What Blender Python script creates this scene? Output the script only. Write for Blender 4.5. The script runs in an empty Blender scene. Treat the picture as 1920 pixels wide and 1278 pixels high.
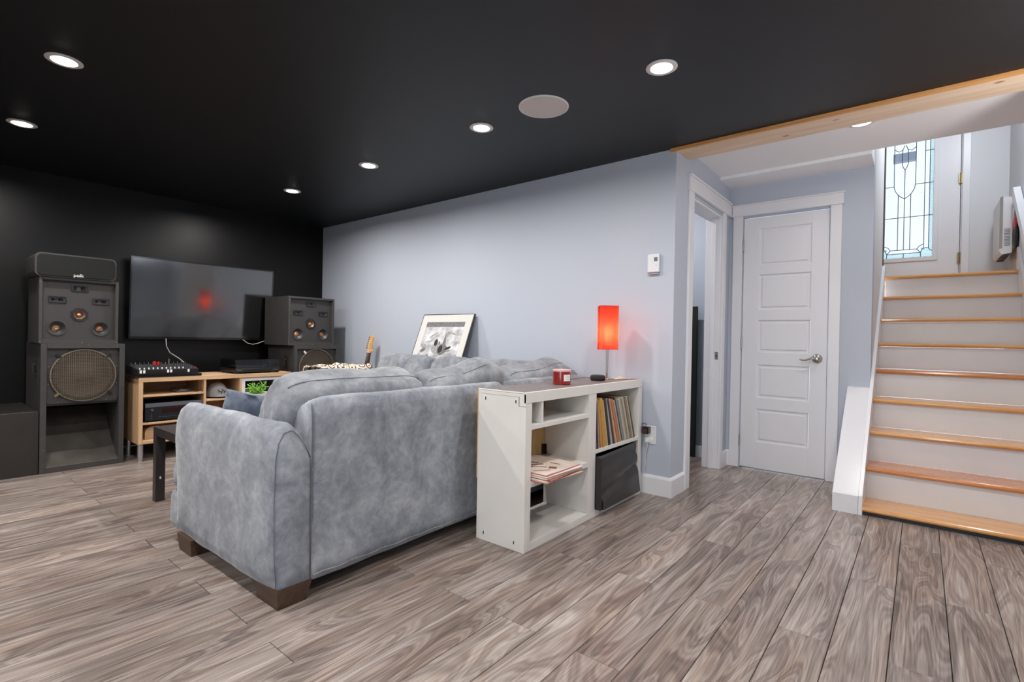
import bpy, bmesh, math, random
from mathutils import Vector, Matrix, noise
random.seed(7)
S = bpy.context.scene
COL = S.collection
PI = math.pi

# ---------------------------------------------------------------- camera, world, exposure
yaw, pitch, roll, FPX = 0.67969, 0.004845, 0.01851, 949.89
CAM = Vector((1.26691, -3.24478, 1.024))
fw = Vector((-math.sin(yaw)*math.cos(pitch), math.cos(yaw)*math.cos(pitch), -math.sin(pitch)))
r0 = Vector((math.cos(yaw), math.sin(yaw), 0)); u0 = r0.cross(fw)
rt = math.cos(roll)*r0 + math.sin(roll)*u0; up = -math.sin(roll)*r0 + math.cos(roll)*u0
cd = bpy.data.cameras.new('camera'); cam = bpy.data.objects.new('camera', cd); COL.objects.link(cam)
M = Matrix((rt, up, -fw)).transposed().to_4x4(); M.translation = CAM
cam.matrix_world = M
cd.sensor_width = 36; cd.lens = FPX/1920*36; cd.clip_start = 0.05
S.camera = cam
S.view_settings.view_transform = 'Standard'; S.view_settings.look = 'None'
S.view_settings.exposure = 0.0; S.view_settings.gamma = 1; S.view_settings.use_curve_mapping = False
W = bpy.data.worlds.new('overcast_sky'); S.world = W; W.use_nodes = True
W.node_tree.nodes['Background'].inputs[0].default_value = (0.86, 0.93, 1.0, 1)
W.node_tree.nodes['Background'].inputs[1].default_value = 5.0
SPOT_W = 13.5           # watts of each ceiling downlight
S.cycles.max_bounces = 7; S.cycles.diffuse_bounces = 5; S.cycles.glossy_bounces = 3
S.cycles.transmission_bounces = 5; S.cycles.transparent_max_bounces = 8
S.cycles.sample_clamp_indirect = 4; S.cycles.caustics_reflective = False; S.cycles.caustics_refractive = False
S.cycles.use_denoising = True
pd = bpy.data.lights.new('sky_portal', 'AREA'); pd.shape = 'RECTANGLE'; pd.size = .5; pd.size_y = 1.7; pd.cycles.is_portal = True
po = bpy.data.objects.new('sky_portal', pd); COL.objects.link(po); po.location = (1.107, 3.33, 2.72); po.rotation_euler = (-PI/2, 0, 0)
pd2 = bpy.data.lights.new('sky_portal', 'AREA'); pd2.shape = 'RECTANGLE'; pd2.size = 2.0; pd2.size_y = 2.0; pd2.cycles.is_portal = True
po2 = bpy.data.objects.new('sky_portal', pd2); COL.objects.link(po2); po2.location = (1.2, -5.86, 1.05); po2.rotation_euler = (PI/2, 0, 0)
ed = bpy.data.lights.new('entry_fill', 'AREA'); ed.shape = 'DISK'; ed.size = .30; ed.energy = 20; ed.color = (.90, .95, 1.0)  # bare fill light added upstairs to brighten the stair wall, no fixture
eo = bpy.data.objects.new('entry_fill', ed); COL.objects.link(eo); eo.location = (1.80, 1.9, 3.3)
eo.rotation_euler = Vector((-1.0, .35, -.55)).to_track_quat('-Z', 'Y').to_euler()

# ---------------------------------------------------------------- helpers
def lin(c):
    return tuple((v/255/12.92 if v/255 <= 0.04045 else ((v/255+0.055)/1.055)**2.4) for v in c)
def mat(name, c, rough=0.5, metal=0.0, spec=0.5, var=0.0, vscale=8.0, bump=0.0, bscale=200.0, coat=0.0, sheen=0.0, emit=None, estr=0.0, vstretch=(1,1,1), c2=None):
    m = bpy.data.materials.new(name); m.use_nodes = True
    nt = m.node_tree; N = nt.nodes; L = nt.links; b = N['Principled BSDF']
    rgb = lin(c)
    b.inputs['Base Color'].default_value = (*rgb, 1)
    b.inputs['Roughness'].default_value = rough; b.inputs['Metallic'].default_value = metal
    b.inputs['Specular IOR Level'].default_value = spec
    b.inputs['Coat Weight'].default_value = coat; b.inputs['Coat Roughness'].default_value = 0.12
    b.inputs['Sheen Weight'].default_value = sheen
    tc = N.new('ShaderNodeTexCoord')
    if var > 0 or c2:
        mp = N.new('ShaderNodeMapping'); mp.inputs['Scale'].default_value = vstretch
        L.new(tc.outputs['Object'], mp.inputs[0])
        n = N.new('ShaderNodeTexNoise'); n.inputs['Scale'].default_value = vscale; n.inputs['Detail'].default_value = 5
        L.new(mp.outputs[0], n.inputs['Vector'])
        rp = N.new('ShaderNodeValToRGB'); rp.color_ramp.elements[0].position = 0.3; rp.color_ramp.elements[1].position = 0.7
        ca = tuple(max(0, v*(1-var)) for v in rgb); cb = tuple(min(1, v*(1+var)) for v in rgb) if not c2 else lin(c2)
        if c2: ca = rgb
        rp.color_ramp.elements[0].color = (*ca, 1); rp.color_ramp.elements[1].color = (*cb, 1)
        L.new(n.outputs['Fac'], rp.inputs[0]); L.new(rp.outputs[0], b.inputs['Base Color'])
    if bump > 0:
        n2 = N.new('ShaderNodeTexNoise'); n2.inputs['Scale'].default_value = bscale; n2.inputs['Detail'].default_value = 3
        L.new(tc.outputs['Object'], n2.inputs['Vector'])
        bp = N.new('ShaderNodeBump'); bp.inputs['Strength'].default_value = bump; bp.inputs['Distance'].default_value = 0.002
        L.new(n2.outputs['Fac'], bp.inputs['Height']); L.new(bp.outputs[0], b.inputs['Normal'])
    if emit:
        b.inputs['Emission Color'].default_value = (*lin(emit), 1); b.inputs['Emission Strength'].default_value = estr
    return m

WHERE = {}
def tag(o, label=None, cat=None, group=None, kind=None):
    if label: o['label'] = label
    if cat: o['category'] = cat
    if group: o['group'] = group
    if kind: o['kind'] = kind
    return o
def thing(name, label, cat, loc=(0,0,0), rotz=0.0, group=None, rot=None):
    o = bpy.data.objects.new(name, None); COL.objects.link(o); o.empty_display_size = 0.05
    o.location = loc; o.rotation_euler = rot if rot else (0, 0, rotz)
    return tag(o, label, cat, group)
def obj(name, bm, m, parent=None, world=False, smooth=False, label=None, kind=None, auto=None):
    """link a bmesh as one mesh object; world=True: its coordinates are world ones, moved under the parent"""
    me = bpy.data.meshes.new(name)
    bmesh.ops.recalc_face_normals(bm, faces=bm.faces)
    if world and parent is not None:
        bmesh.ops.translate(bm, verts=bm.verts, vec=-parent.location)
    bm.to_mesh(me); bm.free()
    for mm in (m if isinstance(m, (list, tuple)) else [m]): me.materials.append(mm)
    if smooth or auto:
        me.polygons.foreach_set('use_smooth', [True]*len(me.polygons))
        if auto: me.set_sharp_from_angle(angle=math.radians(auto))
    o = bpy.data.objects.new(name, me); COL.objects.link(o)
    if parent is not None: o.parent = parent
    if label: o['label'] = label
    if kind: o['kind'] = kind
    return o
def B(): return bmesh.new()
def box(bm, x0, x1, y0, y1, z0, z1, bev=0.0, seg=1, mi=0):
    g = bmesh.ops.create_cube(bm, size=1.0)
    vs = g['verts']
    bmesh.ops.scale(bm, verts=vs, vec=(abs(x1-x0), abs(y1-y0), abs(z1-z0)))
    bmesh.ops.translate(bm, verts=vs, vec=((x0+x1)/2, (y0+y1)/2, (z0+z1)/2))
    fs = {f for v in vs for f in v.link_faces}
    for f in fs: f.material_index = mi
    if bev > 0:
        es = list({e for v in vs for e in v.link_edges})
        bmesh.ops.bevel(bm, geom=es, offset=bev, segments=seg, profile=0.5, affect='EDGES')
    return bm
def bx(*a, **k): return box(B(), *a, **k)
def frame_of(d):
    d = Vector(d).normalized(); a = Vector((0,0,1)) if abs(d.z) < 0.9 else Vector((1,0,0))
    u = d.cross(a).normalized(); v = d.cross(u).normalized(); return u, v
def tube(bm, pts, r, n=8, caps=True, mi=0):
    pts = [Vector(p) for p in pts]; rings = []
    rs = r if isinstance(r, (list, tuple)) else [r]*len(pts)
    pu = None
    for i, p in enumerate(pts):
        d = (pts[min(i+1, len(pts)-1)] - pts[max(i-1, 0)]).normalized()
        if pu is None: u, v = frame_of(d)
        else:
            u = (pu - d*pu.dot(d)).normalized(); v = d.cross(u)
        pu = u
        rings.append([bm.verts.new(p + (u*math.cos(2*PI*k/n) + v*math.sin(2*PI*k/n))*rs[i]) for k in range(n)])
    for a, b in zip(rings, rings[1:]):
        for k in range(n):
            f = bm.faces.new((a[k], a[(k+1) % n], b[(k+1) % n], b[k])); f.material_index = mi
    if caps:
        bm.faces.new(rings[0]).material_index = mi; bm.faces.new(rings[-1]).material_index = mi
    return bm
def cyl(bm, p0, p1, r, n=24, r1=None, mi=0): return tube(bm, [p0, p1], [r, r if r1 is None else r1], n, mi=mi)
def lathe(bm, prof, c, axis='z', n=32, mi=0):
    """prof: (radius, height) pairs along the axis from c"""
    c = Vector(c); ax = {'x': Vector((1,0,0)), 'y': Vector((0,1,0)), 'z': Vector((0,0,1)), '-x': Vector((-1,0,0)), '-y': Vector((0,-1,0))}[axis]
    u, v = frame_of(ax); rings = []
    for r, h in prof:
        rings.append([bm.verts.new(c + ax*h + (u*math.cos(2*PI*k/n) + v*math.sin(2*PI*k/n))*max(r, 1e-5)) for k in range(n)])
    for a, b in zip(rings, rings[1:]):
        for k in range(n):
            bm.faces.new((a[k], a[(k+1) % n], b[(k+1) % n], b[k])).material_index = mi
    return bm
def prism(bm, poly, axis, a0, a1, mi=0):
    """polygon in the plane normal to axis, extruded a0..a1. axis x: (y,z); y: (x,z); z: (x,y)"""
    def P(p, a):
        return {'x': (a, p[0], p[1]), 'y': (p[0], a, p[1]), 'z': (p[0], p[1], a)}[axis]
    A = [bm.verts.new(P(p, a0)) for p in poly]; Bv = [bm.verts.new(P(p, a1)) for p in poly]
    n = len(poly)
    for k in range(n): bm.faces.new((A[k], A[(k+1) % n], Bv[(k+1) % n], Bv[k])).material_index = mi
    bm.faces.new(A).material_index = mi; bm.faces.new(Bv).material_index = mi
    return bm
def chaikin(p, it=2):
    for _ in range(it):
        q = []
        for i in range(len(p)):
            a, b = p[i], p[(i+1) % len(p)]
            q.append(tuple(a[k]*0.75+b[k]*0.25 for k in range(len(a)))); q.append(tuple(a[k]*0.25+b[k]*0.75 for k in range(len(a))))
        p = q
    return p
def loft(bm, rings):
    R = [[bm.verts.new(p) for p in r] for r in rings]; n = len(R[0])
    for a, b in zip(R, R[1:]):
        for k in range(n): bm.faces.new((a[k], a[(k+1) % n], b[(k+1) % n], b[k]))
    bm.faces.new(R[0]); bm.faces.new(R[-1])
    return bm
def jitter(bm, amp, sc, seed=0.0):
    bm.normal_update()
    for v in bm.verts:
        p = Vector(v.co)*sc + Vector((seed, seed*1.7, -seed))
        v.co += v.normal*(noise.noise(p)*amp + noise.noise(p*2.7)*amp*0.4)
def softbox(sx, sy, sz, nx=5.0, seg=20, amp=0.006, sc=7, seed=0.0, wr=0.0, ny=None):
    """superellipsoid cushion centred on the origin with folds"""
    bm = B(); bmesh.ops.create_cube(bm, size=2.0)
    bmesh.ops.subdivide_edges(bm, edges=bm.edges, cuts=seg, use_grid_fill=True)
    for v in bm.verts:
        x, y, z = v.co
        if ny:      # boxy along y, rounded across
            kc = (abs(x)**nx + abs(z)**nx + 1e-9)**(-1/nx)*max(abs(x), abs(z)); e = abs(y)
            kk = kc*(1-.13*e**ny); v.co = Vector((x*kk*sx/2, y*sy/2*(1-.10*max(abs(x), abs(z))**3), z*kk*sz/2)); continue
        k = (abs(x)**nx + abs(y)**nx + abs(z)**nx)**(-1/nx)
        v.co = Vector((x*k*sx/2, y*k*sy/2, z*k*sz/2))
    jitter(bm, amp, sc, seed)
    if wr:
        for v in bm.verts:
            e = max(0, abs(v.co.y)/(sy/2)-0.55)/0.45       # gathers near the two ends
            v.co += v.normal*wr*e*math.sin(v.co.x*95+v.co.z*80+noise.noise(v.co*9+Vector((seed,0,0)))*6)
    return bm
def text_mesh(name, body, size, m, parent, loc, rot, depth=0.0006):
    c = bpy.data.curves.new(name, 'FONT'); c.body = body; c.size = size; c.extrude = depth
    c.align_x = 'CENTER'; c.align_y = 'CENTER'
    t = bpy.data.objects.new(name, c); COL.objects.link(t)
    dg = bpy.context.evaluated_depsgraph_get(); me = bpy.data.meshes.new_from_object(t.evaluated_get(dg))
    bpy.data.objects.remove(t); me.materials.clear(); me.materials.append(m)
    o = bpy.data.objects.new(name, me); COL.objects.link(o); o.parent = parent
    o.location = loc; o.rotation_euler = rot
    return o

# ---------------------------------------------------------------- materials
def wood_mat(name, c1, c2, scale=(3, 60, 60), rough=0.35, coat=0.0, mixs=1.0, knots=False):
    m = bpy.data.materials.new(name); m.use_nodes = True; nt = m.node_tree; N = nt.nodes; L = nt.links; b = N['Principled BSDF']
    tc = N.new('ShaderNodeTexCoord'); oi = N.new('ShaderNodeObjectInfo'); mp = N.new('ShaderNodeMapping'); mp.inputs['Scale'].default_value = scale
    sc = N.new('ShaderNodeVectorMath'); sc.operation = 'SCALE'; sc.inputs[0].default_value = (7.3, 3.1, 5.7); L.new(oi.outputs['Random'], sc.inputs['Scale'])
    ad = N.new('ShaderNodeVectorMath'); L.new(tc.outputs['Object'], ad.inputs[0]); L.new(sc.outputs[0], ad.inputs[1])
    L.new(ad.outputs[0], mp.inputs[0])
    n = N.new('ShaderNodeTexNoise'); n.inputs['Scale'].default_value = 1; n.inputs['Detail'].default_value = 6; n.inputs['Distortion'].default_value = 0.6
    L.new(mp.outputs[0], n.inputs['Vector'])
    rp = N.new('ShaderNodeValToRGB'); e = rp.color_ramp.elements; e[0].position = 0.3; e[1].position = 0.72; e[0].color = (*lin(c1), 1); e[1].color = (*lin(c2), 1)
    L.new(n.outputs['Fac'], rp.inputs[0]); out = rp.outputs[0]
    if knots:
        v = N.new('ShaderNodeTexVoronoi'); v.inputs['Scale'].default_value = 1
        m2 = N.new('ShaderNodeMapping'); m2.inputs['Scale'].default_value = (5.0, 9, 9); L.new(tc.outputs['Object'], m2.inputs[0]); L.new(m2.outputs[0], v.inputs['Vector'])
        r2 = N.new('ShaderNodeValToRGB'); r2.color_ramp.elements[0].position = 0.05; r2.color_ramp.elements[0].color = (1,1,1,1); r2.color_ramp.elements[1].position = 0.13; r2.color_ramp.elements[1].color = (0,0,0,1)
        L.new(v.outputs['Distance'], r2.inputs[0])
        mx = N.new('ShaderNodeMixRGB'); mx.inputs[2].default_value = (*lin((150, 105, 75)), 1); L.new(r2.outputs[0], mx.inputs[0]); L.new(out, mx.inputs[1]); out = mx.outputs[0]
    L.new(out, b.inputs['Base Color']); b.inputs['Roughness'].default_value = rough; b.inputs['Coat Weight'].default_value = coat; b.inputs['Coat Roughness'].default_value = 0.15
    return m
def floor_mat():
    m = bpy.data.materials.new('laminate_planks'); m.use_nodes = True; nt = m.node_tree; N = nt.nodes; L = nt.links; b = N['Principled BSDF']
    tc = N.new('ShaderNodeTexCoord'); oi = N.new('ShaderNodeObjectInfo')
    sc = N.new('ShaderNodeVectorMath'); sc.operation = 'SCALE'; sc.inputs[0].default_value = (31.3, 57.1, 11.7); L.new(oi.outputs['Random'], sc.inputs['Scale'])
    ad = N.new('ShaderNodeVectorMath'); L.new(tc.outputs['Object'], ad.inputs[0]); L.new(sc.outputs[0], ad.inputs[1])
    def noise_(scale3, detail, dist, s=1.0):
        mp = N.new('ShaderNodeMapping'); mp.inputs['Scale'].default_value = scale3; L.new(ad.outputs[0], mp.inputs[0])
        n = N.new('ShaderNodeTexNoise'); n.inputs['Scale'].default_value = s; n.inputs['Detail'].default_value = detail; n.inputs['Distortion'].default_value = dist
        L.new(mp.outputs[0], n.inputs['Vector']); return n.outputs['Fac']
    def math_(op, a, b_=None, c=None):
        n = N.new('ShaderNodeMath'); n.operation = op
        for i, v in enumerate((a, b_, c)):
            if v is None: continue
            if isinstance(v, (int, float)): n.inputs[i].default_value = v
            else: L.new(v, n.inputs[i])
        return n.outputs[0]
    big = noise_((8.5, 1.05, 1), 1.2, 0.35)
    rings = math_('SINE', math_('MULTIPLY', big, 62.0))
    rings = math_('ADD', math_('MULTIPLY_ADD', rings, 0.5, 0.5), math_('MULTIPLY', math_('SINE', math_('MULTIPLY', big, 186.0)), 0.35))
    fib = noise_((190, 5, 1), 4, 0.2)
    patch = noise_((8, 1.3, 1), 3, 0.8)
    f = math_('ADD', math_('MULTIPLY', rings, 0.15), math_('MULTIPLY', fib, 0.62))
    f = math_('ADD', f, math_('MULTIPLY', patch, 0.60))
    f = math_('ADD', f, math_('MULTIPLY_ADD', oi.outputs['Random'], 0.10, -0.05))
    rp = N.new('ShaderNodeValToRGB'); el = rp.color_ramp.elements
    el[0].position = 0.40; el[0].color = (*lin((78, 69, 65)), 1)
    el[1].position = 0.98; el[1].color = (*lin((176, 167, 162)), 1)
    e = el.new(0.60); e.color = (*lin((116, 104, 98)), 1)
    e = el.new(0.78); e.color = (*lin((146, 135, 129)), 1)
    L.new(f, rp.inputs[0])
    warm = noise_((14, 1.6, 1), 3, 0.5)
    r2 = N.new('ShaderNodeValToRGB'); r2.color_ramp.elements[0].position = 0.45; r2.color_ramp.elements[0].color = (0,0,0,1); r2.color_ramp.elements[1].position = 0.7; r2.color_ramp.elements[1].color = (0.6,0.6,0.6,1)
    L.new(warm, r2.inputs[0])
    mx = N.new('ShaderNodeMixRGB'); mx.blend_type = 'MULTIPLY'; mx.inputs[2].default_value = (1.0, 0.86, 0.74, 1); L.new(r2.outputs[0], mx.inputs[0]); L.new(rp.outputs[0], mx.inputs[1])
    L.new(mx.outputs[0], b.inputs['Base Color'])
    b.inputs['Roughness'].default_value = 0.33; b.inputs['Specular IOR Level'].default_value = 0.55
    bp = N.new('ShaderNodeBump'); bp.inputs['Strength'].default_value = 0.12; bp.inputs['Distance'].default_value = 0.001; L.new(f, bp.inputs['Height']); L.new(bp.outputs[0], b.inputs['Normal'])
    return m
def suede_mat(name, ca, cb, cc):
    m = bpy.data.materials.new(name); m.use_nodes = True; nt = m.node_tree; N = nt.nodes; L = nt.links; b = N['Principled BSDF']
    tc = N.new('ShaderNodeTexCoord')
    n = N.new('ShaderNodeTexNoise'); n.inputs['Scale'].default_value = 5.5; n.inputs['Detail'].default_value = 9; n.inputs['Roughness'].default_value = 0.72; n.inputs['Distortion'].default_value = 0.4
    L.new(tc.outputs['Object'], n.inputs['Vector'])
    n2 = N.new('ShaderNodeTexNoise'); n2.inputs['Scale'].default_value = 26; n2.inputs['Detail'].default_value = 5; n2.inputs['Distortion'].default_value = 0.5; L.new(tc.outputs['Object'], n2.inputs['Vector'])
    mm = N.new('ShaderNodeMath'); mm.operation = 'MULTIPLY_ADD'; mm.inputs[1].default_value = 0.35; L.new(n2.outputs['Fac'], mm.inputs[0]); L.new(n.outputs['Fac'], mm.inputs[2])
    rp = N.new('ShaderNodeValToRGB'); e = rp.color_ramp.elements; e[0].position = 0.5; e[0].color = (*lin(ca), 1); e[1].position = 0.86; e[1].color = (*lin(cc), 1)
    k = e.new(0.67); k.color = (*lin(cb), 1)
    L.new(mm.outputs[0], rp.inputs[0]); L.new(rp.outputs[0], b.inputs['Base Color'])
    b.inputs['Roughness'].default_value = 0.9; b.inputs['Specular IOR Level'].default_value = 0.15
    b.inputs['Sheen Weight'].default_value = 0.35; b.inputs['Sheen Roughness'].default_value = 0.4
    bp = N.new('ShaderNodeBump'); bp.inputs['Strength'].default_value = 0.35; bp.inputs['Distance'].default_value = 0.004; L.new(n2.outputs['Fac'], bp.inputs['Height']); L.new(bp.outputs[0], b.inputs['Normal'])
    return m

M_grey = mat('grey_wall_paint', (184, 191, 203), 0.6, bump=0.05, bscale=300)
M_white = mat('white_ceiling_paint', (238, 238, 240), 0.65, bump=0.04, bscale=250)
M_entry = mat('pale_entry_paint', (214, 215, 218), 0.6, bump=0.04, bscale=300)
M_trim = mat('white_satin_trim', (226, 226, 230), 0.3)
M_black = mat('black_wall_paint', (14, 14, 14), 0.36, spec=0.25, var=0.12, vscale=3, bump=0.05, bscale=120)
M_blackc = mat('black_ceiling_paint', (15, 17, 20), 0.5, spec=0.45, bump=0.06, bscale=120)
M_floor = floor_mat()
M_sub = mat('subfloor', (28, 24, 22), 0.9)
M_sofa = suede_mat('grey_microsuede', (110, 115, 124), (134, 139, 147), (162, 166, 173))
M_sofa2 = suede_mat('grey_cushion_suede', (106, 109, 116), (128, 132, 138), (154, 157, 163))
M_seam = mat('sofa_seam_thread', (92, 95, 102), 0.9)
M_pillow = suede_mat('slate_pillow_suede', (66, 74, 90), (88, 97, 112), (116, 124, 138))
M_legwood = wood_mat('dark_walnut', (54, 38, 29), (80, 58, 44), (4, 40, 40), 0.4)
M_shelfw = mat('shelf_white_laminate', (222, 219, 214), 0.35, var=0.03, vscale=5)
M_vinyl = mat('worn_dark_vinyl', (92, 84, 84), 0.5, c2=(122, 112, 110), vscale=30)
M_ply = wood_mat('plywood', (190, 150, 98), (216, 178, 124), (3, 30, 8), 0.6)
M_oak = wood_mat('pale_oak', (186, 150, 112), (212, 178, 140), (60, 3, 60), 0.5)
M_oakz = wood_mat('pale_oak_upright', (186, 150, 112), (212, 178, 140), (60, 60, 3), 0.5)
M_tread = wood_mat('honey_varnish', (196, 134, 72), (222, 170, 110), (3, 45, 45), 0.22, 0.4)
M_tread2 = wood_mat('amber_varnish', (176, 100, 48), (205, 140, 82), (3, 45, 45), 0.2, 0.4)
M_riser = mat('cream_riser_paint', (208, 208, 210), 0.35, var=0.02, vscale=6)
M_pine = wood_mat('raw_pine', (212, 184, 156), (226, 204, 180), (2.5, 22, 22), 0.7, knots=True)
M_pinestrip = wood_mat('amber_pine_strip', (186, 128, 68), (212, 158, 100), (3, 50, 50), 0.5)
M_blackpl = mat('black_plastic', (22, 22, 23), 0.35)
M_darkgl = mat('gloss_black', (10, 10, 11), 0.12, coat=0.5)
M_cab = mat('black_speaker_carpet', (58, 56, 55), 0.75, var=0.1, vscale=12, bump=0.25, bscale=500)
M_baffle = mat('black_baffle', (52, 50, 50), 0.55, var=0.08, vscale=9)
M_chip = mat('chipped_grey_edge', (120, 116, 110), 0.7)
M_chrome = mat('satin_nickel', (190, 185, 178), 0.22, 1.0)
M_brass = mat('aged_brass', (170, 150, 110), 0.35, 1.0)
M_meshm = mat('steel_mesh', (150, 138, 122), 0.4, 0.7)
M_cone = mat('paper_cone', (74, 64, 54), 0.6)
M_dust = mat('copper_dust_cap', (196, 128, 88), 0.35, 0.5, c2=(232, 190, 150), vscale=60)
M_silver = mat('horn_grey_metal', (92, 94, 98), 0.3, 0.5)
M_lackw = mat('black_brown_veneer', (48, 43, 42), 0.4, var=0.1, vscale=10)
M_whitepl = mat('white_plastic', (226, 226, 228), 0.35)
M_red = mat('red_plastic', (196, 30, 34), 0.35)
M_redglass = mat('red_candle_glass', (136, 3, 6), 0.08, coat=0.6)
M_paper = mat('white_paper', (232, 230, 226), 0.7)
M_steelleg = mat('brushed_steel_leg', (196, 196, 200), 0.3, 0.9)
M_vinylblk = mat('black_box_vinyl', (44, 43, 41), 0.3, var=0.25, vscale=6, bump=0.3, bscale=14)
M_green = mat('fresh_green_leaf', (112, 164, 56), 0.5, var=0.25, vscale=40)
M_greyfab = mat('grey_fabric', (150, 148, 148), 0.9)
M_led = mat('downlight_lens', (255, 255, 255), 0.5, emit=(255, 246, 236), estr=14.0)
def glass_mat(name, tint, refl=0.08, alpha=0.9, rough=0.05, milky=0.0):
    m = bpy.data.materials.new(name); m.use_nodes = True; nt = m.node_tree; N = nt.nodes; L = nt.links
    out = N['Material Output']; N.remove(N['Principled BSDF'])
    t = N.new('ShaderNodeBsdfTransparent'); t.inputs[0].default_value = (*tint, 1)
    g = N.new('ShaderNodeBsdfGlossy'); g.inputs['Roughness'].default_value = rough
    lw = N.new('ShaderNodeFresnel'); lw.inputs['IOR'].default_value = 1.5
    mx = N.new('ShaderNodeMixShader'); L.new(lw.outputs[0], mx.inputs[0]); L.new(t.outputs[0], mx.inputs[1]); L.new(g.outputs[0], mx.inputs[2])
    res = mx.outputs[0]
    if milky > 0:
        tl = N.new('ShaderNodeBsdfTranslucent'); tl.inputs[0].default_value = (*tint, 1)
        tc = N.new('ShaderNodeTexCoord'); n = N.new('ShaderNodeTexNoise'); n.inputs['Scale'].default_value = 90; L.new(tc.outputs['Object'], n.inputs['Vector'])
        rr = N.new('ShaderNodeValToRGB'); rr.color_ramp.elements[0].position = 0.4; rr.color_ramp.elements[0].color = (milky*0.4,)*3+(1,); rr.color_ramp.elements[1].position = 0.62; rr.color_ramp.elements[1].color = (milky,)*3+(1,)
        L.new(n.outputs['Fac'], rr.inputs[0])
        m2 = N.new('ShaderNodeMixShader'); L.new(rr.outputs[0], m2.inputs[0]); L.new(res, m2.inputs[1]); L.new(tl.outputs[0], m2.inputs[2]); res = m2.outputs[0]
    L.new(res, out.inputs[0]); return m
M_glass = glass_mat('obscure_bevelled_glass', (0.485, 0.505, 0.52))
M_glasst = glass_mat('textured_door_glass', (0.42, 0.485, 0.495), milky=0.5, rough=0.2)
M_cover = glass_mat('smoked_dust_cover', (0.5, 0.5, 0.54), rough=0.08)
M_came = mat('lead_came', (70, 78, 96), 0.4, 0.3)

# ---------------------------------------------------------------- room shell
H = 2.287; XL = -4.256; DY = 1.21; XS = 0.985; XR = 1.87; YD = 3.25; HC = 2.335; TOPZ = 4.1; XW = 2.7; YB = -5.8
def struct(name, bm, m, parent=None, **k):
    o = obj(name, bm, m, parent, **k)
    if parent is None: o['kind'] = 'structure'
    return o
# floor: every plank a piece
fl = bpy.data.objects.new('floor', None); COL.objects.link(fl); fl['kind'] = 'structure'
def plank_mesh(wd, ln):
    bm = B(); g = 0.0011
    box(bm, g, wd-g, g, ln-g, -0.01, 0.0)
    top = [e for e in bm.edges if all(abs(v.co.z) < 1e-6 for v in e.verts)]
    bmesh.ops.bevel(bm, geom=top, offset=0.0016, segments=1, affect='EDGES')
    bmesh.ops.recalc_face_normals(bm, faces=bm.faces)
    me = bpy.data.meshes.new('plank'); bm.to_mesh(me); bm.free(); me.materials.append(M_floor); return me
pm = {}
PW, PL = 0.1603, 1.235
rest = B(); nplank = 0
def add_plank(x0, x1, y0, y1):
    global nplank
    if x1-x0 < 0.012 or y1-y0 < 0.012: return
    if y1 < -3.9 or (x0 > 1.9 and y1 < -1.2):
        box(rest, x0+.001, x1-.001, y0+.001, y1-.001, -0.01, 0.0); return
    key = (round(x1-x0, 3), round(y1-y0, 3))
    if key not in pm: pm[key] = plank_mesh(*key)
    o = bpy.data.objects.new('plank', pm[key]); COL.objects.link(o); o.location = (x0, y0, 0); o.parent = fl; nplank += 1
for k in range(-12, 36):
    xb = 1.2 - PW*k; xa = xb - PW            # column between xa and xb
    off = -0.57 if k % 2 == 0 else -1.1975
    for j in range(-5, 5):
        ya = off + PL*j; yb = ya + PL
        ym = 0.0 if xb <= 0 else (DY if xa < XS else (0.5 if xa < XR else 0.0))
        regs = [(XL, XW, YB, ym)]
        if xb <= 0.001: regs.append((-1.5, 0.0, 0.12, 1.33))
        for (rx0, rx1, ry0, ry1) in regs:
            x0, x1, y0, y1 = max(xa, rx0), min(xb, rx1), max(ya, ry0), min(yb, ry1)
            if x1 > x0 and y1 > y0: add_plank(x0, x1, y0, y1)
print('planks', nplank)
struct('plank', rest, M_floor, fl, kind='stuff')
struct('subfloor', bx(XL-.1, XW+.1, YB-.1, 1.5, -0.06, -0.011), M_sub, fl)
# walls
struct('wall_left', bx(XL-.12, XL, YB, 0.12, 0, 2.5), M_black)
struct('wall_back', bx(XL, 0, 0, 0.12, 0, 2.45), M_grey)
# doorway wall at x = 0, opening y .30 .. .985
DO0, DO1, DOH = 0.315, 0.985, 2.045
b = B(); box(b, -0.12, 0, 0.1201, DO0-.0185, 0, HC+.1); box(b, -0.12, 0, DO1+.0185, DY+.12, 0, HC+.1); box(b, -0.12, 0, DO0-.018, DO1+.018, DOH+.0005, HC+.1)
struct('wall_hall', b, M_grey)
# back wall with the five panel door, opening x .107 .. .717
DX0, DX1, DH = 0.107, 0.717, 2.052
b = B(); box(b, 0, DX0, DY, DY+.12, 0, HC+.1); box(b, DX1, XS-.0, DY, DY+.12, 0, HC+.1); box(b, DX0, DX1, DY, DY+.12, DH, HC+.1)
struct('wall_hall_back', b, M_grey)
struct('wall_stair_left', bx(XS-.11, XS, DY+.1201, 2.3, 0, TOPZ), M_entry)
struct('wall_stair_left', bx(XS-.11, XS, DY-.28, DY+.12, HC+.101, TOPZ), M_entry)
struct('wall_stair_right', bx(XR, XR+.12, 0.0, YD+.12, 0, TOPZ), M_entry)
struct('wall_right', bx(XR+.12, XW, 0.0, 0.12, 0, 2.45), M_grey)
struct('wall_right', bx(XW, XW+.12, YB, 0.12, 0, 2.45), M_grey)
b = B(); box(b, XL-.12, 0.2, YB-.12, YB, 0, 2.45); box(b, 2.2, XW+.12, YB-.12, YB, 0, 2.45); box(b, .2, 2.2, YB-.12, YB, 2.05, 2.45); struct('wall_front', b, M_grey)
b = B()
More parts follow.
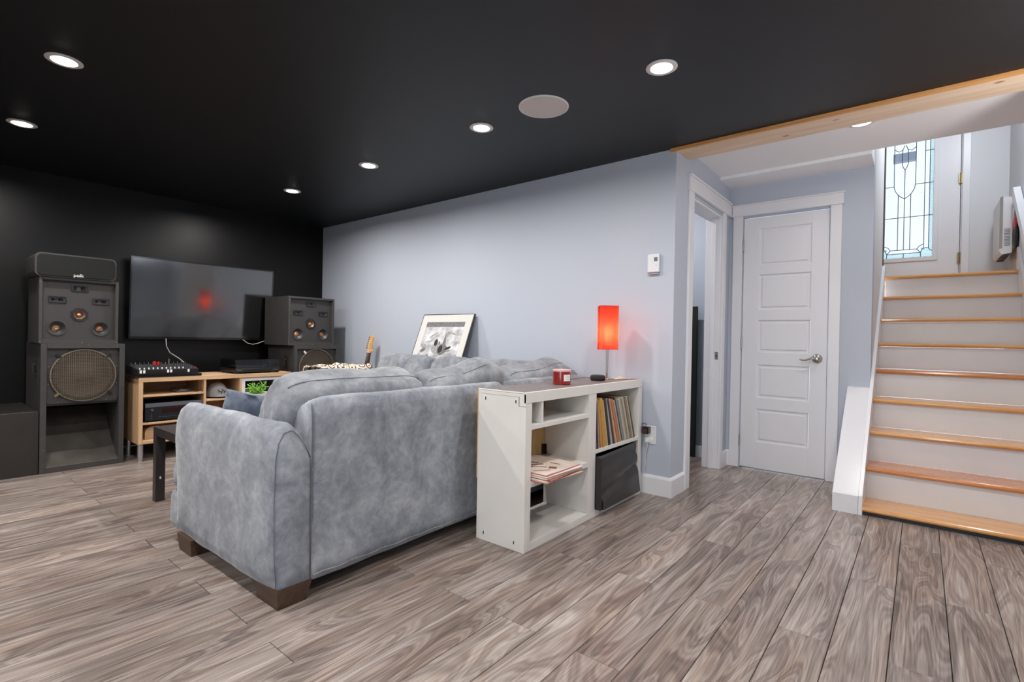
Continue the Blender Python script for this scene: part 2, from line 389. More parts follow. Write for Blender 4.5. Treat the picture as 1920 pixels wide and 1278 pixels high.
for a in ((.2, .26, 0, 2.05), (2.14, 2.2, 0, 2.05), (1.17, 1.23, .06, 1.99), (.26, 2.14, 0, .06), (.26, 2.14, 1.99, 2.05)): box(b, a[0], a[1], YB-.09, YB-.02, a[2], a[3])
w1 = struct('added_window', b, M_trim)  # unseen window added so daylight fills the room from behind the camera
for xa_, xb_ in ((.26, 1.17), (1.23, 2.14)): obj('pane', bx(xa_, xb_, YB-.06, YB-.055, .06, 1.99), glass_mat('added_window_glass', (.97, .98, .98)), w1)
# front door wall with opening
FX0, FX1, FZ0, FZ1 = 0.668, 1.538, 1.638, 3.70
b = B(); box(b, -0.3, FX0, YD, YD+.12, 1.3, TOPZ); box(b, FX1, XR, YD, YD+.12, 1.3, TOPZ); box(b, FX0, FX1, YD, YD+.12, FZ1, TOPZ); box(b, FX0, FX1, YD, YD+.12, 1.3, 1.63)
struct('wall_entry', b, M_entry)
struct('wall_entry_left', bx(-0.42, -0.3, 2.2, YD+.12, 1.3, TOPZ), M_entry)
struct('wall_entry_near', bx(-0.3, XS-.111, 2.18, 2.3, 1.62, TOPZ), M_entry)
struct('ceiling_entry', bx(-0.42, XR+.12, 0.8, YD+.12, TOPZ, TOPZ+.1), M_white)
struct('wall_entry_above', bx(XS-.11, XR, 0.80, 0.915, HC+.2, TOPZ), M_entry)
struct('floor_landing', bx(-0.3, XR, 2.40, YD, 1.60, 1.637), M_tread)
# room beyond the doorway
struct('wall_beyond_back', bx(-1.5, -0.12, 1.37, 1.45, 1.22, HC+.1), M_grey)
struct('wall_beyond_lower', bx(-1.5, -0.12, 1.33, 1.45, 0, 1.22), mat('darker_grey_half_wall', (136, 142, 148), .6))  # lower part of the wall in a darker grey
struct('wall_beyond_side', bx(-1.6, -1.5, 0.12, 1.45, 0, HC+.1), M_grey)
struct('baseboard_beyond', bx(-1.5, -0.12, 1.317, 1.33, 0, 0.10, bev=.002), M_trim)
# ceilings
struct('ceiling', bx(XL, XW, YB, -0.0005, H, H+.12), M_blackc)
struct('ceiling_hall', bx(0, XR, 0.0005, 0.915, HC, HC+.2), M_white)
struct('ceiling_bulkhead', bx(0, XS-.001, 0.9155, DY, 2.312, HC+.2), M_white)
struct('ceiling_beyond', bx(-1.6, -0.12, 0.12, 1.45, HC+.1, HC+.2), M_white)
struct('trim_1', bx(0.001, XR-.001, 0.0, 0.206, 2.269, 2.2865), M_pine)
struct('trim_2', bx(-0.035, XR+.5, -0.021, -0.001, 2.268, 2.2865), M_pinestrip)
# baseboards (with a sloped top)
def base_prof(t=.014, h=.128): return [(0, 0), (t, 0), (t, h*.86), (t*.75, h*.92), (t*.3, h), (0, h)]
def baseboard_x(name, x0, x1, y, sgn=-1): return struct(name, prism(B(), [(y+sgn*a, z) for a, z in base_prof()], 'x', x0, x1), M_trim)
def baseboard_y(name, y0, y1, x, sgn=1): return struct(name, prism(B(), [(x+sgn*a, z) for a, z in base_prof()], 'y', y0, y1), M_trim)
baseboard_x('baseboard_back', XL+.0, 0.0142, 0)
baseboard_y('baseboard_hall', 0.0, 0.232, 0)
baseboard_y('baseboard_hall', 1.06, DY, 0)
baseboard_x('baseboard_hall_back', 0.0, 0.03, DY)
baseboard_x('baseboard_right', XR+.12, XW, 0)
# doorway trim: casing boards, header with cap, jambs
def casing(nm, parts, m=M_trim):
    e = bpy.data.objects.new(nm, None); COL.objects.link(e); e['kind'] = 'structure'
    for pn, a in parts: obj(pn, bx(*a, bev=.003), m, e)
    return e
tr3 = casing('trim_3', [
    ('casing', (0.0, 0.017, 0.226, DO0-.006, 0, 2.075)), ('casing', (0.0, 0.017, DO1+.006, 1.062, 0, 2.075)),
    ('header', (0.0, 0.021, 0.218, 1.19, 2.075, 2.165)), ('cap', (0.0, 0.03, 0.208, 1.19, 2.165, 2.180)), ('fillet', (0.0, 0.026, 0.212, 1.19, 2.067, 2.077)),
    ('jamb', (-0.125, 0.0, DO0-.018, DO0, 0, DOH)), ('jamb', (-0.125, 0.0, DO1, DO1+.018, 0, DOH)), ('jamb', (-0.125, -0.0002, DO0+.0005, DO1-.0005, DOH-.018, DOH)),
    ('stop', (-0.075, -0.04, DO1-.012, DO1, 0, DOH-.018)), ('stop', (-0.075, -0.04, DO0, DO0+.012, 0, DOH-.018))])
sp = obj('strike_plate', bx(-0.036, -0.008, DO1-.002, DO1+.001, 0.885, 0.945, bev=.003), M_chrome, tr3)
obj('latch_hole', bx(-0.028, -0.016, DO1-.0028, DO1, 0.903, 0.927, bev=.003), M_blackpl, sp)
tr4 = casing('trim_4', [
    ('casing', (0.030, DX0-.004, DY-.018, DY, 0, 2.066)), ('casing', (DX1+.004, 0.795, DY-.018, DY, 0, 2.066)),
    ('header', (0.022, 0.803, DY-.022, DY, 2.072, 2.150)), ('cap', (0.022, 0.812, DY-.031, DY, 2.148, 2.160)), ('fillet', (0.022, 0.808, DY-.028, DY, 2.064, 2.074))])
tr4['kind'] = 'structure'

# ---------------------------------------------------------------- door_1: five panel
d1 = bpy.data.objects.new('door_1', None); COL.objects.link(d1); d1['kind'] = 'structure'; d1.location = (0.41, DY, 0)
X0, X1, ZB, ZT = DX0+.003, DX1-.003, 0.008, 2.044
yf = DY+.006
P = [(1.652, 1.949), (1.296, 1.577), (0.951, 1.207), (0.583, 0.847), (0.225, 0.488)]
P = [(a-.004, b_+.004) for a, b_ in P]
PX0, PX1 = 0.228, 0.602
b = B()
box(b, X0, PX0, yf, yf+.034, ZB, ZT, bev=.0015); box(b, PX1, X1, yf, yf+.034, ZB, ZT, bev=.0015)
zs = [ZB] + [v for p in reversed(P) for v in p] + [ZT]
for i in range(0, len(zs), 2): box(b, PX0, PX1, yf, yf+.034, zs[i], zs[i+1])
obj('slab', b, M_trim, d1, world=True)
for (z0, z1) in P:
    b = B(); R = []
    for ins, dep in ((0, 0.0), (0.010, 0.009), (0.020, 0.009), (0.030, 0.003)):
        R.append([(PX0+ins, yf+dep, z0+ins), (PX1-ins, yf+dep, z0+ins), (PX1-ins, yf+dep, z1-ins), (PX0+ins, yf+dep, z1-ins)])
    V = [[b.verts.new(p) for p in r] for r in R]
    for A_, B_ in zip(V, V[1:]):
        for k in range(4): b.faces.new((A_[k], A_[(k+1) % 4], B_[(k+1) % 4], B_[k]))
    b.faces.new(V[-1])
    obj('panel', b, M_trim, d1, world=True)
for z in (1.826, 1.021, 0.223):
    b = B(); box(b, 0.098, 0.112, DY-.004, DY+.004, z-.045, z+.045, bev=.001); cyl(b, (0.108, DY-.006, z-.045), (0.108, DY-.006, z+.045), .006, 10)
    obj('hinge', b, M_chrome, d1, world=True)
hd = obj('door_handle', lathe(B(), [(0.0, 0), (.034, 0), (.034, .006), (.024, .016), (.014, .02), (.012, .045), (.010, .055), (0, .056)], (0.652, yf, 0.914), '-y', 28), M_chrome, d1, world=True, auto=35)
b = tube(B(), [(0.652-0.41, yf-.05-DY, 0.914), (0.625-.41, yf-.052-DY, 0.918), (0.60-.41, yf-.05-DY, 0.909), (0.575-.41, yf-.048-DY, 0.898), (0.555-.41, yf-.047-DY, 0.899), (0.540-.41, yf-.045-DY, 0.906)], [.009, .0085, .0075, .0065, .0055, .004], 12)
obj('lever', b, M_chrome, hd, smooth=True)

# ---------------------------------------------------------------- door_2: entry door with leaded glass
d2 = bpy.data.objects.new('door_2', None); COL.objects.link(d2); d2['kind'] = 'structure'; d2.location = (1.107, YD, 1.638)
GX0, GX1, GZ0, GZ1 = 0.878, 1.336, 1.912, 3.52
b = B(); y0, y1 = YD+.004, YD+.046
for a in ((FX0+.004, GX0, 1.645, FZ1-.01), (GX1, FX1-.006, 1.645, FZ1-.01), (GX0, GX1, 1.645, GZ0), (GX0, GX1, GZ1, FZ1-.01)): box(b, a[0], a[1], y0, y1, a[2], a[3])
obj('slab', b, M_trim, d2, world=True)
b = B()
for a in ((GX0-.038, GX0+.004, GZ0-.038, GZ1+.038), (GX1-.004, GX1+.038, GZ0-.038, GZ1+.038), (GX0, GX1, GZ0-.038, GZ0+.004), (GX0, GX1, GZ1-.004, GZ1+.038)): box(b, a[0], a[1], YD-.008, YD+.004, a[2], a[3], bev=.003)
obj('glass_frame', b, M_trim, d2, world=True)
CX = 1.107
def mir(p): return [(2*CX-x, z) for x, z in p]
sh = [(1.194, 3.03), (1.194, 2.80), (1.193, 2.653), (1.186, 2.615), (1.172, 2.583), (1.157, 2.560), (1.134, 2.537), (1.107, 2.519)]
tul = [(1.128, 3.02), (1.132, 2.95), (1.131, 2.873), (1.124, 2.842), (1.107, 2.810)]
fan = [(1.194, 3.03), (1.16, 3.002), (1.128, 3.015), (1.112, 3.06)]
corner = [(1.213, 1.998), (1.235, 2.029), (1.266, 2.044)]
bl = [(1.244, 1.914), (1.243, 1.961), (1.256, 1.992), (1.281, 2.007), (1.303, 2.002), (1.317, 1.98), (1.336, 1.972)]
lines = []
for c in (sh, tul, fan, corner, bl, [(1.213, 1.998), (1.243, 1.961)], [(1.157, 2.56), (1.157, 1.998)], [(1.194, 2.652), (1.336, 2.650)],
          [(1.266, 3.52), (1.266, 2.007)], [(1.304, 3.52), (1.304, 2.004)], [(1.266, 2.973), (1.336, 2.973)],
          [(1.194, 3.03), (1.194, 3.3), (1.107, 3.42)]):
    lines += [c, mir(c)]
lines += [[(1.107, 2.81), (1.107, 1.998)], [(.878, 2.328), (1.336, 2.328)], [(1.001, 1.998), (1.213, 1.998)], [(.971, 1.961), (1.243, 1.961)], [(1.107, 1.961), (1.107, 1.912)], [(1.02, 3.14), (1.194, 3.14)]]
for c in lines:
    obj('lead_came', tube(B(), [(x, YD+.0105, z) for x, z in c], .0036, 6), M_came, d2, world=True)
# panes: clear field pieces and textured border pieces, each its own sheet
def pane(x0, x1, z0, z1, m): obj('pane', bx(x0, x1, YD+.010, YD+.014, z0, z1), m, d2, world=True)
for s in (0, 1):
    f = (lambda a, b_: (a, b_)) if s == 0 else (lambda a, b_: (2*CX-b_, 2*CX-a))
    for z0, z1 in ((2.007, 2.328), (2.328, 2.65), (2.65, 2.973), (2.973, 3.52)):
        pane(*f(1.304, 1.336), z0, z1, M_glasst); pane(*f(1.266, 1.304), z0, z1, M_glass)
    for z0, z1 in ((1.998, 2.328), (2.328, 2.56)): pane(*f(1.157, 1.266), z0, z1, M_glass); pane(*f(1.107, 1.157), z0, z1, M_glass)
    pane(*f(1.107, 1.194), 2.56, 3.52, M_glass); pane(*f(1.194, 1.266), 2.56, 3.52, M_glass)
    pane(*f(1.243, 1.336), 1.912, 2.007, M_glasst); pane(*f(1.107, 1.243), 1.912, 1.961, M_glasst); pane(*f(1.107, 1.243), 1.961, 1.998, M_glass)
for a in ((FX1-.022, FX1+.004, YD+.0475, YD+.118, 1.64, FZ1), (FX0-.004, FX0+.022, YD+.0475, YD+.118, 1.64, FZ1), (FX0+.022, FX1-.022, YD+.0475, YD+.118, FZ1-.03, FZ1), (FX0+.022, FX1-.022, YD+.0475, YD+.118, 1.631, 1.66)): obj('door_stop', bx(*a), M_trim, d2, world=True)
for z in (2.645, 1.88, 3.4):
    b = B(); box(b, 1.520, 1.548, YD-.012, YD+.002, z-.05, z+.05, bev=.002); cyl(b, (1.534, YD-.014, z-.052), (1.534, YD-.014, z+.052), .007, 10)
    obj('hinge', b, M_brass, d2, world=True)
casing('trim_5', [('casing', (FX1+.008, 1.603, YD-.018, YD, 1.638, 3.76)), ('casing', (FX0-.075, FX0-.008, YD-.018, YD, 1.638, 3.76)), ('header', (FX0-.075, 1.603, YD-.02, YD, 3.76, 3.85))])
struct('trim_6', bx(XS-.115, XS+.008, 2.3, 2.32, 1.69, TOPZ-.01), M_legwood)
# porch beam seen through the glass
ob = obj('porch_beam', bx(0.953, 1.176, 4.7, 4.78, 3.318, 3.42), mat('grey_porch_beam', (150, 156, 170), 0.8)); tag(ob, 'grey porch beam seen outdoors through the leaded glass', 'beam')

# ---------------------------------------------------------------- staircase
st = thing('staircase', 'nine step staircase with honey varnished treads and cream risers', 'stairs', (1.43, 0.45, 0))
Yf = lambda i: 0.45+.237*i
Zt = lambda i: 0.05+.1985*i
for i in range(9):
    y0 = Yf(i); y1 = (Yf(i+1)+.03) if i < 8 else 2.40; z = Zt(i)
    prof = [(y0+.012, z-.027), (y0+.003, z-.022), (y0, z-.0135), (y0+.003, z-.004), (y0+.011, z), (y1, z), (y1, z-.027)]
    obj('tread', prism(B(), prof, 'x', XS+.022, XR-.021), M_tread2 if i in (1, 4) else M_tread, st, world=True)
    if i > 0: obj('riser', bx(XS+.022, XR-.021, y0+.028, y0+.04, Zt(i-1)+.0005, z-.0275), M_riser, st, world=True)
obj('toe_gap', bx(XS+.022, XR-.021, .475, .49, 0.001, .0225), M_blackpl, st, world=True)
slope = .1985/.237
def skirt(x0, x1, o0, o1, yend):
    nz = lambda y: .05+(y-.45)*slope
    poly = [(.458, 0.0), (.458, nz(.458)+o0), (yend, nz(yend)+o1), (yend, nz(yend)-.30), (.75, 0.0)]
    return prism(B(), poly, 'x', x0, x1)
obj('stringer', skirt(XS+.001, XS+.0215, .058, .13, 2.298), M_trim, st, world=True)
obj('stringer', skirt(XR-.0205, XR-.001, .10, .10, 2.46), M_trim, st, world=True)
struct('wall_knee', prism(B(), [(.455, 0), (.455, .110), (.462, .117), (1.165, .716), (1.195, .722), (DY-.001, .722), (DY-.001, 0)], 'x', .853, XS), mat('glossy_white_plaster', (218, 218, 222), 0.25, bump=0.5, bscale=45))
b = B(); nzr = lambda y, o: o+(y-2.5)*.79
prism(b, [(2.53, 2.235), (2.53, 2.325), (2.49, 2.325), (.55, nzr(.55, 2.325)), (.55, nzr(.55, 2.235)), (2.49, nzr(2.49, 2.235))], 'x', 1.822, 1.866)
hr = obj('handrail', b, M_trim); tag(hr, 'white square handrail climbing the right wall of the stairs', 'handrail')

# ---------------------------------------------------------------- ceiling lights and speaker
M_ring = mat('downlight_ring', (214, 212, 210), 0.4)
def downlight(x, y, z, label, group, w=SPOT_W, cool=False):
    t = thing('recessed_downlight', label, 'light', (x, y, z), group=group)
    obj('trim_ring', lathe(B(), [(.048, 0), (.070, 0), (.071, -.003), (.066, -.006), (.050, -.006), (.048, -.003)], (0, 0, 0), 'z', 32), M_ring, t, auto=35)
    obj('lens', lathe(B(), [(.0001, -.012), (.02, -.0115), (.036, -.009), (.0475, -.004), (.0475, -.001), (.0001, -.001)], (0, 0, 0), 'z', 32), M_led, t, smooth=True)
    ld = bpy.data.lights.new('downlight_lamp', 'AREA'); ld.shape = 'DISK'; ld.size = .09; ld.energy = w; ld.color = (1.0, .955, .92); ld.spread = math.radians(172)
    lo = bpy.data.objects.new('downlight_lamp', ld); COL.objects.link(lo); lo.location = (0, 0, -.016); lo.parent = t
    return t
fx, fy = 2.35, -.75  # floor lamp added out of view to throw light on the white ceiling
tl_ = thing('added_floor_lamp', 'unseen floor lamp added right of the stairs to brighten the white ceiling', 'lamp', (fx, fy, 0))
obj('base', lathe(B(), [(.0001, 0), (.14, 0), (.14, .015), (.02, .025), (.0001, .025)], (0, 0, 0), 'z', 32), M_blackpl, tl_, auto=40)
obj('pole', cyl(B(), (0, 0, .02), (0, 0, 1.48), .012, 14), M_blackpl, tl_, auto=40)
obj('bowl', lathe(B(), [(.0001, 1.47), (.05, 1.48), (.13, 1.54), (.16, 1.585), (.155, 1.585), (.12, 1.545), (.0001, 1.49)], (0, 0, 0), 'z', 32), M_blackpl, tl_, auto=40)
ld = bpy.data.lights.new('fill_uplight', 'AREA'); ld.shape = 'DISK'; ld.size = .2; ld.energy = 46; ld.color = (1, .98, .97); ld.spread = math.radians(178)
lo = bpy.data.objects.new('fill_uplight', ld); COL.objects.link(lo); lo.location = (0, 0, 1.575); lo.rotation_euler = (PI, 0, 0); lo.parent = tl_
G = 'recessed downlights in the black ceiling'
R1, R2 = -1.004, -2.728
downlight(-3.06, R1, H, 'lit recessed downlight in the black ceiling nearest the grey wall corner', G, SPOT_W*1.7)
downlight(-1.94, R1, H, 'lit recessed downlight in the black ceiling, second from the grey wall corner', G, SPOT_W*1.35)
downlight(-0.81, R1, H, 'lit recessed downlight left of the round white ceiling speaker', G, SPOT_W*.85)
downlight(0.313, R1, H, 'lit recessed downlight right of the round white ceiling speaker', G, SPOT_W*.85)
downlight(-1.878, R2, H, 'large looking lit downlight in the black ceiling at upper left', G, SPOT_W*1.4)
downlight(-3.044, R2, H, 'lit downlight in the black ceiling above the left speaker tower', G, SPOT_W*1.4)
for x, y in ((1.43, R1), (-.75, R2), (.40, R2), (1.5, R2), (-3.044, -4.45), (-1.878, -4.45), (-.75, -4.45), (.4, -4.45), (1.5, -4.45)):  # extra downlights added out of view to raise the room's brightness
    downlight(x, y, H, 'recessed downlight added out of view in the black ceiling for more light', G)
downlight(0.969, 0.36, HC, 'recessed downlight in the white ceiling beside the pine beam', 'hall downlight', SPOT_W*.4)
downlight(-0.75, 0.75, HC+.1, 'unseen recessed downlight added to light the room beyond the open doorway', 'added side room downlight', SPOT_W*.9)  # fixture out of view, added to light up the side room
sp = thing('ceiling_speaker', 'round white flush speaker grille in the black ceiling', 'speaker', (-0.353, -1.004, H))
obj('rim', lathe(B(), [(.128, 0), (.136, 0), (.136, -.004), (.130, -.006), (.128, -.004)], (0, 0, 0), 'z', 48), M_whitepl, sp, auto=35)
obj('grille', lathe(B(), [(.0001, -.0045), (.128, -.003), (.128, -.0005), (.0001, -.0005)], (0, 0, 0), 'z', 48), mat('perforated_grille', (204, 196, 190), 0.7), sp)

# ---------------------------------------------------------------- sofa by the camera (arm, back, loose back cushions)
def sofa_arm_mesh(x0, x1, flip=1, lean=.03):
    prof = [(0.010, .07), (0.0, .12), (-.004, .35), (-.006, .56), (.0, .63), (.015, .672), (.04, .690), (.07, .685), (.10, .655), (.135, .60), (.165, .53), (.175, .40), (.18, .2), (.18, .07)]
    n = 34; rings = []
    for i in range(n):
        t = i/(n-1); x = x0+(x1-x0)*t
        e = min(1, t/.10) ; e2 = min(1, (1-t)/.05)
        k = math.sin(e*PI/2)**.6; k2 = math.sin(e2*PI/2)**.5
        s = .90+.10*min(k, k2)
        ring = []
        for (y, z) in prof:
            zz = .07+(z-.07)*(s if z > .3 else 1)
            yy = .09+(y-.09)*(.90+.10*min(k, k2))
            ring.append((x - lean*(1-t)*max(0, (z-.3))/.39*(1 if t < .3 else 0.0)*(1-t/.3 if t < .3 else 0), yy*flip, zz))
        rings.append(ring)
    bm = loft(B(), rings)
    bmesh.ops.subdivide_edges(bm, edges=[e for e in bm.edges if e.calc_length() > .05], cuts=2, use_grid_fill=True)
    jitter(bm, .006, 6, 3.1)
    return bm
def back_mesh(y0, y1, n=40, amp=.005, seed=0.0, depth=.24, top=.778):
    prof = [(0.0, .07), (.002, .30), (.003, .55), (0.0, top-.06), (-.010, top-.015), (-.040, top), (-.085, top-.012), (-.125, top-.055), (-.16, top-.11), (-.20, top-.20), (-depth, .40), (-depth, .07)]
    rings = []
    for i in range(n):
        t = i/(n-1); e = min(t, 1-t)*n/2.0; s = 1 if e >= 1 else .965+.035*math.sin(e*PI/2)
        rings.append([(-.11+(x+.11)*s, y0+(y1-y0)*t, .07+(z-.07)*s) for x, z in prof])
    bm = loft(B(), rings)
    bmesh.ops.subdivide_edges(bm, edges=[e for e in bm.edges if e.calc_length() > .06], cuts=3, use_grid_fill=True)
    jitter(bm, amp, 5, seed)
    return bm
def leg_mesh(x0, x1, y0, y1, h=.075, tp=.018):
    bm = B(); A = [bm.verts.new(p) for p in ((x0+tp, y0+tp*.3, 0), (x1-tp*.3, y0+tp*.3, 0), (x1-tp*.3, y1-tp, 0), (x0+tp, y1-tp, 0))]
    C = [bm.verts.new(p) for p in ((x0, y0, h), (x1, y0, h), (x1, y1, h), (x0, y1, h))]
    for k in range(4): bm.faces.new((A[k], A[(k+1) % 4], C[(k+1) % 4], C[k]))
    bm.faces.new(A); bm.faces.new(C); return bm
def cushion(par, name, size, loc, tilt=0.0, rotz=0.0, seed=0.0, m=None, nx=4.0, amp=.010, wr=.0, seam=True, peak=None, ny=9):
    bm = softbox(*size, nx=nx, seg=26, amp=amp, sc=6, seed=seed, wr=wr, ny=ny)
    if peak:
        for v in bm.verts:
            if v.co.z > 0: v.co.z += peak[1]*math.exp(-((v.co.y-peak[0])/.17)**2)*(v.co.z/(size[2]/2))
    o = obj(name, bm, m or M_sofa2, par, smooth=True); o.location = loc; o.rotation_euler = (0, tilt, rotz)
    if seam:
        sx, sy, sz = size; pts = []
        for k in range(49):
            a = PI*k/48; y = -math.cos(a)*sy/2; xk = .28*sx/2
            yn = abs(y)/(sy/2); v = (1-.28**nx)**(1/nx)*(1-.13*min(1, yn)**9)
            z = v*sz/2
            if peak: z += peak[1]*math.exp(-((y-peak[0])/.17)**2)*v
            pts.append((xk, y*.90, z+.002))
        s_ = obj('seam', tube(B(), pts[1:-1], .0018, 5), M_seam, o, smooth=True)
    return o
sofa = thing('sofa', 'grey microsuede sofa whose plain back and left arm face the room', 'sofa', (-.562, -2.342, 0), math.radians(1.0))
obj('arm', sofa_arm_mesh(-.955, -.002), M_sofa, sofa, smooth=True)
obj('backrest', back_mesh(.142, 1.355, seed=1.0), M_sofa, sofa, smooth=True)
obj('base', softbox(.82, 1.18, .20, nx=12, seg=14, amp=.004), M_sofa, sofa, smooth=True).location = (-.60, .76, .165)
obj('base_front', softbox(.13, .26, .19, nx=7, seg=12, amp=.004, seed=2), M_sofa, sofa, smooth=True).location = (-.985, .135, .158)
o = obj('seat_cushion', softbox(.86, .60, .17, nx=5, seg=18, amp=.006, seed=5), M_sofa2, sofa, smooth=True); o.location = (-.63, .46, .33)
o = obj('seat_cushion', softbox(.86, .58, .17, nx=5, seg=18, amp=.006, seed=6), M_sofa2, sofa, smooth=True); o.location = (-.63, 1.05, .33)
o = obj('seat_cushion_lip', softbox(.14, .26, .155, nx=4, seg=14, amp=.004, seed=7), M_sofa2, sofa, smooth=True); o.location = (-.985, .14, .322)
for a in ((-.18, .0, .012, .15), (-.90, -.74, -.01, .09), (-.90, -.74, 1.24, 1.35), (-.15, 0.0, 1.24, 1.35)): obj('leg', leg_mesh(*a), M_legwood, sofa)
cushion(sofa, 'back_cushion', (.25, .775, .42), (-.265, .472, .652), tilt=.42, seed=11, peak=(-.12, .004), wr=.003)
cushion(sofa, 'back_cushion', (.25, .640, .42), (-.265, 1.182, .634), tilt=.42, seed=12, peak=(.17, .062), wr=.003)
# seams: rear edge of the arm, edge of the back panel, bottom hem
obj('seam', tube(B(), [(-.004, .143, .075), (.0005, .142, .3), (.001, .142, .55), (0.0, .143, .70), (-.012, .144, .755)], .0035, 6), M_seam, sofa, smooth=True)
obj('seam', tube(B(), [(-.004, .009, .09), (-.003, .0, .2), (-.004, -.003, .4), (-.005, .001, .56), (-.007, .012, .62), (-.010, .034, .655), (-.014, .066, .662), (-.014, .092, .64), (-.012, .118, .60), (-.008, .140, .55)], .0016, 6), M_seam, sofa, smooth=True)
obj('piping', tube(B(), [(.0015, .155+.04*k, .088+.003*math.sin(k*1.7)) for k in range(30)], .002, 6), M_sofa, sofa, smooth=True)

# ---------------------------------------------------------------- corner sofa along the grey wall
cs = thing('corner_sofa', 'grey microsuede corner sofa along the grey wall behind the white shelf', 'sofa', (-.60, -.955, 0))
obj('backrest', back_mesh(.005, .86, n=26, seed=4.0), M_sofa, cs, smooth=True)
bm = back_mesh(0.0, 2.10, n=44, seed=6.0); bmesh.ops.rotate(bm, verts=bm.verts, cent=(0,0,0), matrix=Matrix.Rotation(PI/2, 3, 'Z'))
obj('backrest', bm, M_sofa, cs, smooth=True).location = (-.02, .905, 0)
o = obj('base', softbox(2.1, .90, .2, nx=14, seg=12, amp=.002), M_sofa, cs, smooth=True); o.location = (-1.10, .45, .165)
for i in range(3):
    o = obj('seat_cushion', softbox(.62, .66, .17, nx=5, seg=14, amp=.005, seed=20+i), M_sofa2, cs, smooth=True); o.location = (-.62-.63*i, .27, .34)
bm = sofa_arm_mesh(-.88, -.02); bmesh.ops.rotate(bm, verts=bm.verts, cent=(0,0,0), matrix=Matrix.Rotation(PI/2, 3, 'Z')); bmesh.ops.scale(bm, verts=bm.verts, vec=(-1, 1, 1))
obj('arm', bm, M_sofa, cs, smooth=True).location = (-2.32, .90, 0)
for a in ((-.1, 0, 0.03, .14), (-2.28, -2.18, .0, .10), (-2.28, -2.18, .78, .88), (-.1, 0, .76, .86)): obj('leg', leg_mesh(*a), M_legwood, cs)
cushion(cs, 'back_cushion', (.26, .72, .42), (-.225, .475, .636), tilt=.40, seed=13, peak=(.20, .050), wr=.003)
cushion(cs, 'back_cushion', (.28, .18, .36), (-.20, .835, .650), tilt=.2, seed=14, m=M_sofa2, seam=False, nx=3, wr=.004, ny=None)
for i, (xc, wd, dz) in enumerate(((-1.70, .72, .0), (-1.06, .56, -.004), (-.46, .62, -.006))):
    o = cushion(cs, 'back_cushion', (.25, wd, .42), (xc, .64, .655+dz), seed=15+i, seam=False, nx=3.6, wr=.006, amp=.012)
    o.matrix_basis = Matrix.Translation((xc, .64, .655+dz)) @ Matrix.Rotation(PI/2, 4, 'Z') @ Matrix.Rotation(.36, 4, 'Y')
# patterned blanket over its far arm
M_blk = mat('blanket', (222, 208, 186), 0.95, c2=(222, 208, 186))
def blanket_mat():
    m = M_blk; nt = m.node_tree; N = nt.nodes; L = nt.links; b = N['Principled BSDF']
    tc = N.new('ShaderNodeTexCoord'); v = N.new('ShaderNodeTexVoronoi'); v.feature = 'F1'; v.inputs['Scale'].default_value = 11; v.inputs['Randomness'].default_value = .6; L.new(tc.outputs['Object'], v.inputs['Vector'])
    s = N.new('ShaderNodeMath'); s.operation = 'MULTIPLY'; s.inputs[1].default_value = 3.4; L.new(v.outputs['Distance'], s.inputs[0])
    f = N.new('ShaderNodeMath'); f.operation = 'FRACT'; L.new(s.outputs[0], f.inputs[0])
    r = N.new('ShaderNodeValToRGB'); r.color_ramp.interpolation = 'CONSTANT'; e = r.color_ramp.elements
    e[0].color = (*lin((44, 36, 32)), 1); e[1].position = .34; e[1].color = (*lin((216, 202, 182)), 1); k = e.new(.60); k.color = (*lin((150, 112, 82)), 1); k = e.new(.72); k.color = (*lin((228, 218, 202)), 1)
    L.new(f.outputs[0], r.inputs[0]); L.new(r.outputs[0], b.inputs['Base Color'])
blanket_mat()
bm = B(); nx_, ny_ = 40, 26; V = []
for i in range(nx_+1):
    row = []
    for j in range(ny_+1):
        u, v = i/nx_, j/ny_
        x = -3.10+.50*u; y = -.92+.52*v
        z = .752+.016*noise.noise(Vector((x*9, y*9, 1)))+.030*noise.noise(Vector((x*22, y*14, 5)))
        if x < -2.955: z -= min(.42, (-2.955-x)*2.6)
        if x > -2.70: z -= (x+2.70)*1.2
        row.append(bm.verts.new((x+.02*noise.noise(Vector((x*7, y*5, 9))), y, z)))
    V.append(row)
for i in range(nx_):
    for j in range(ny_): bm.faces.new((V[i][j], V[i+1][j], V[i+1][j+1], V[i][j+1]))
o = obj('blanket', bm, M_blk, None, smooth=True); sm = o.modifiers.new('thick', 'SOLIDIFY'); sm.thickness = .012
tag(o, 'brown and white patterned blanket draped behind the near sofa cushions', 'blanket')

# throw pillow
pl = thing('throw_pillow', 'slate blue throw pillow in the near corner of the sofa', 'pillow', (-1.20, -2.085, .555))
bm = B(); bmesh.ops.create_cube(bm, size=2); bmesh.ops.subdivide_edges(bm, edges=bm.edges, cuts=18, use_grid_fill=True)
for v in bm.verts:
    x, y, z = v.co; e = (1-abs(y)**2.4)*(1-abs(z)**2.4); pin = 1-.10*(1-abs(z)**2)*abs(y)-.0
    v.co = Vector((x*(.006+.075*max(0, e)**.55), y*.23*(1-.09*(1-z*z)), z*.19*(1-.07*(1-y*y))))
jitter(bm, .006, 8, 8)
o = obj('cover', bm, M_pillow, pl, smooth=True)
pl.rotation_euler = (math.radians(-12), math.radians(20), math.radians(-10))

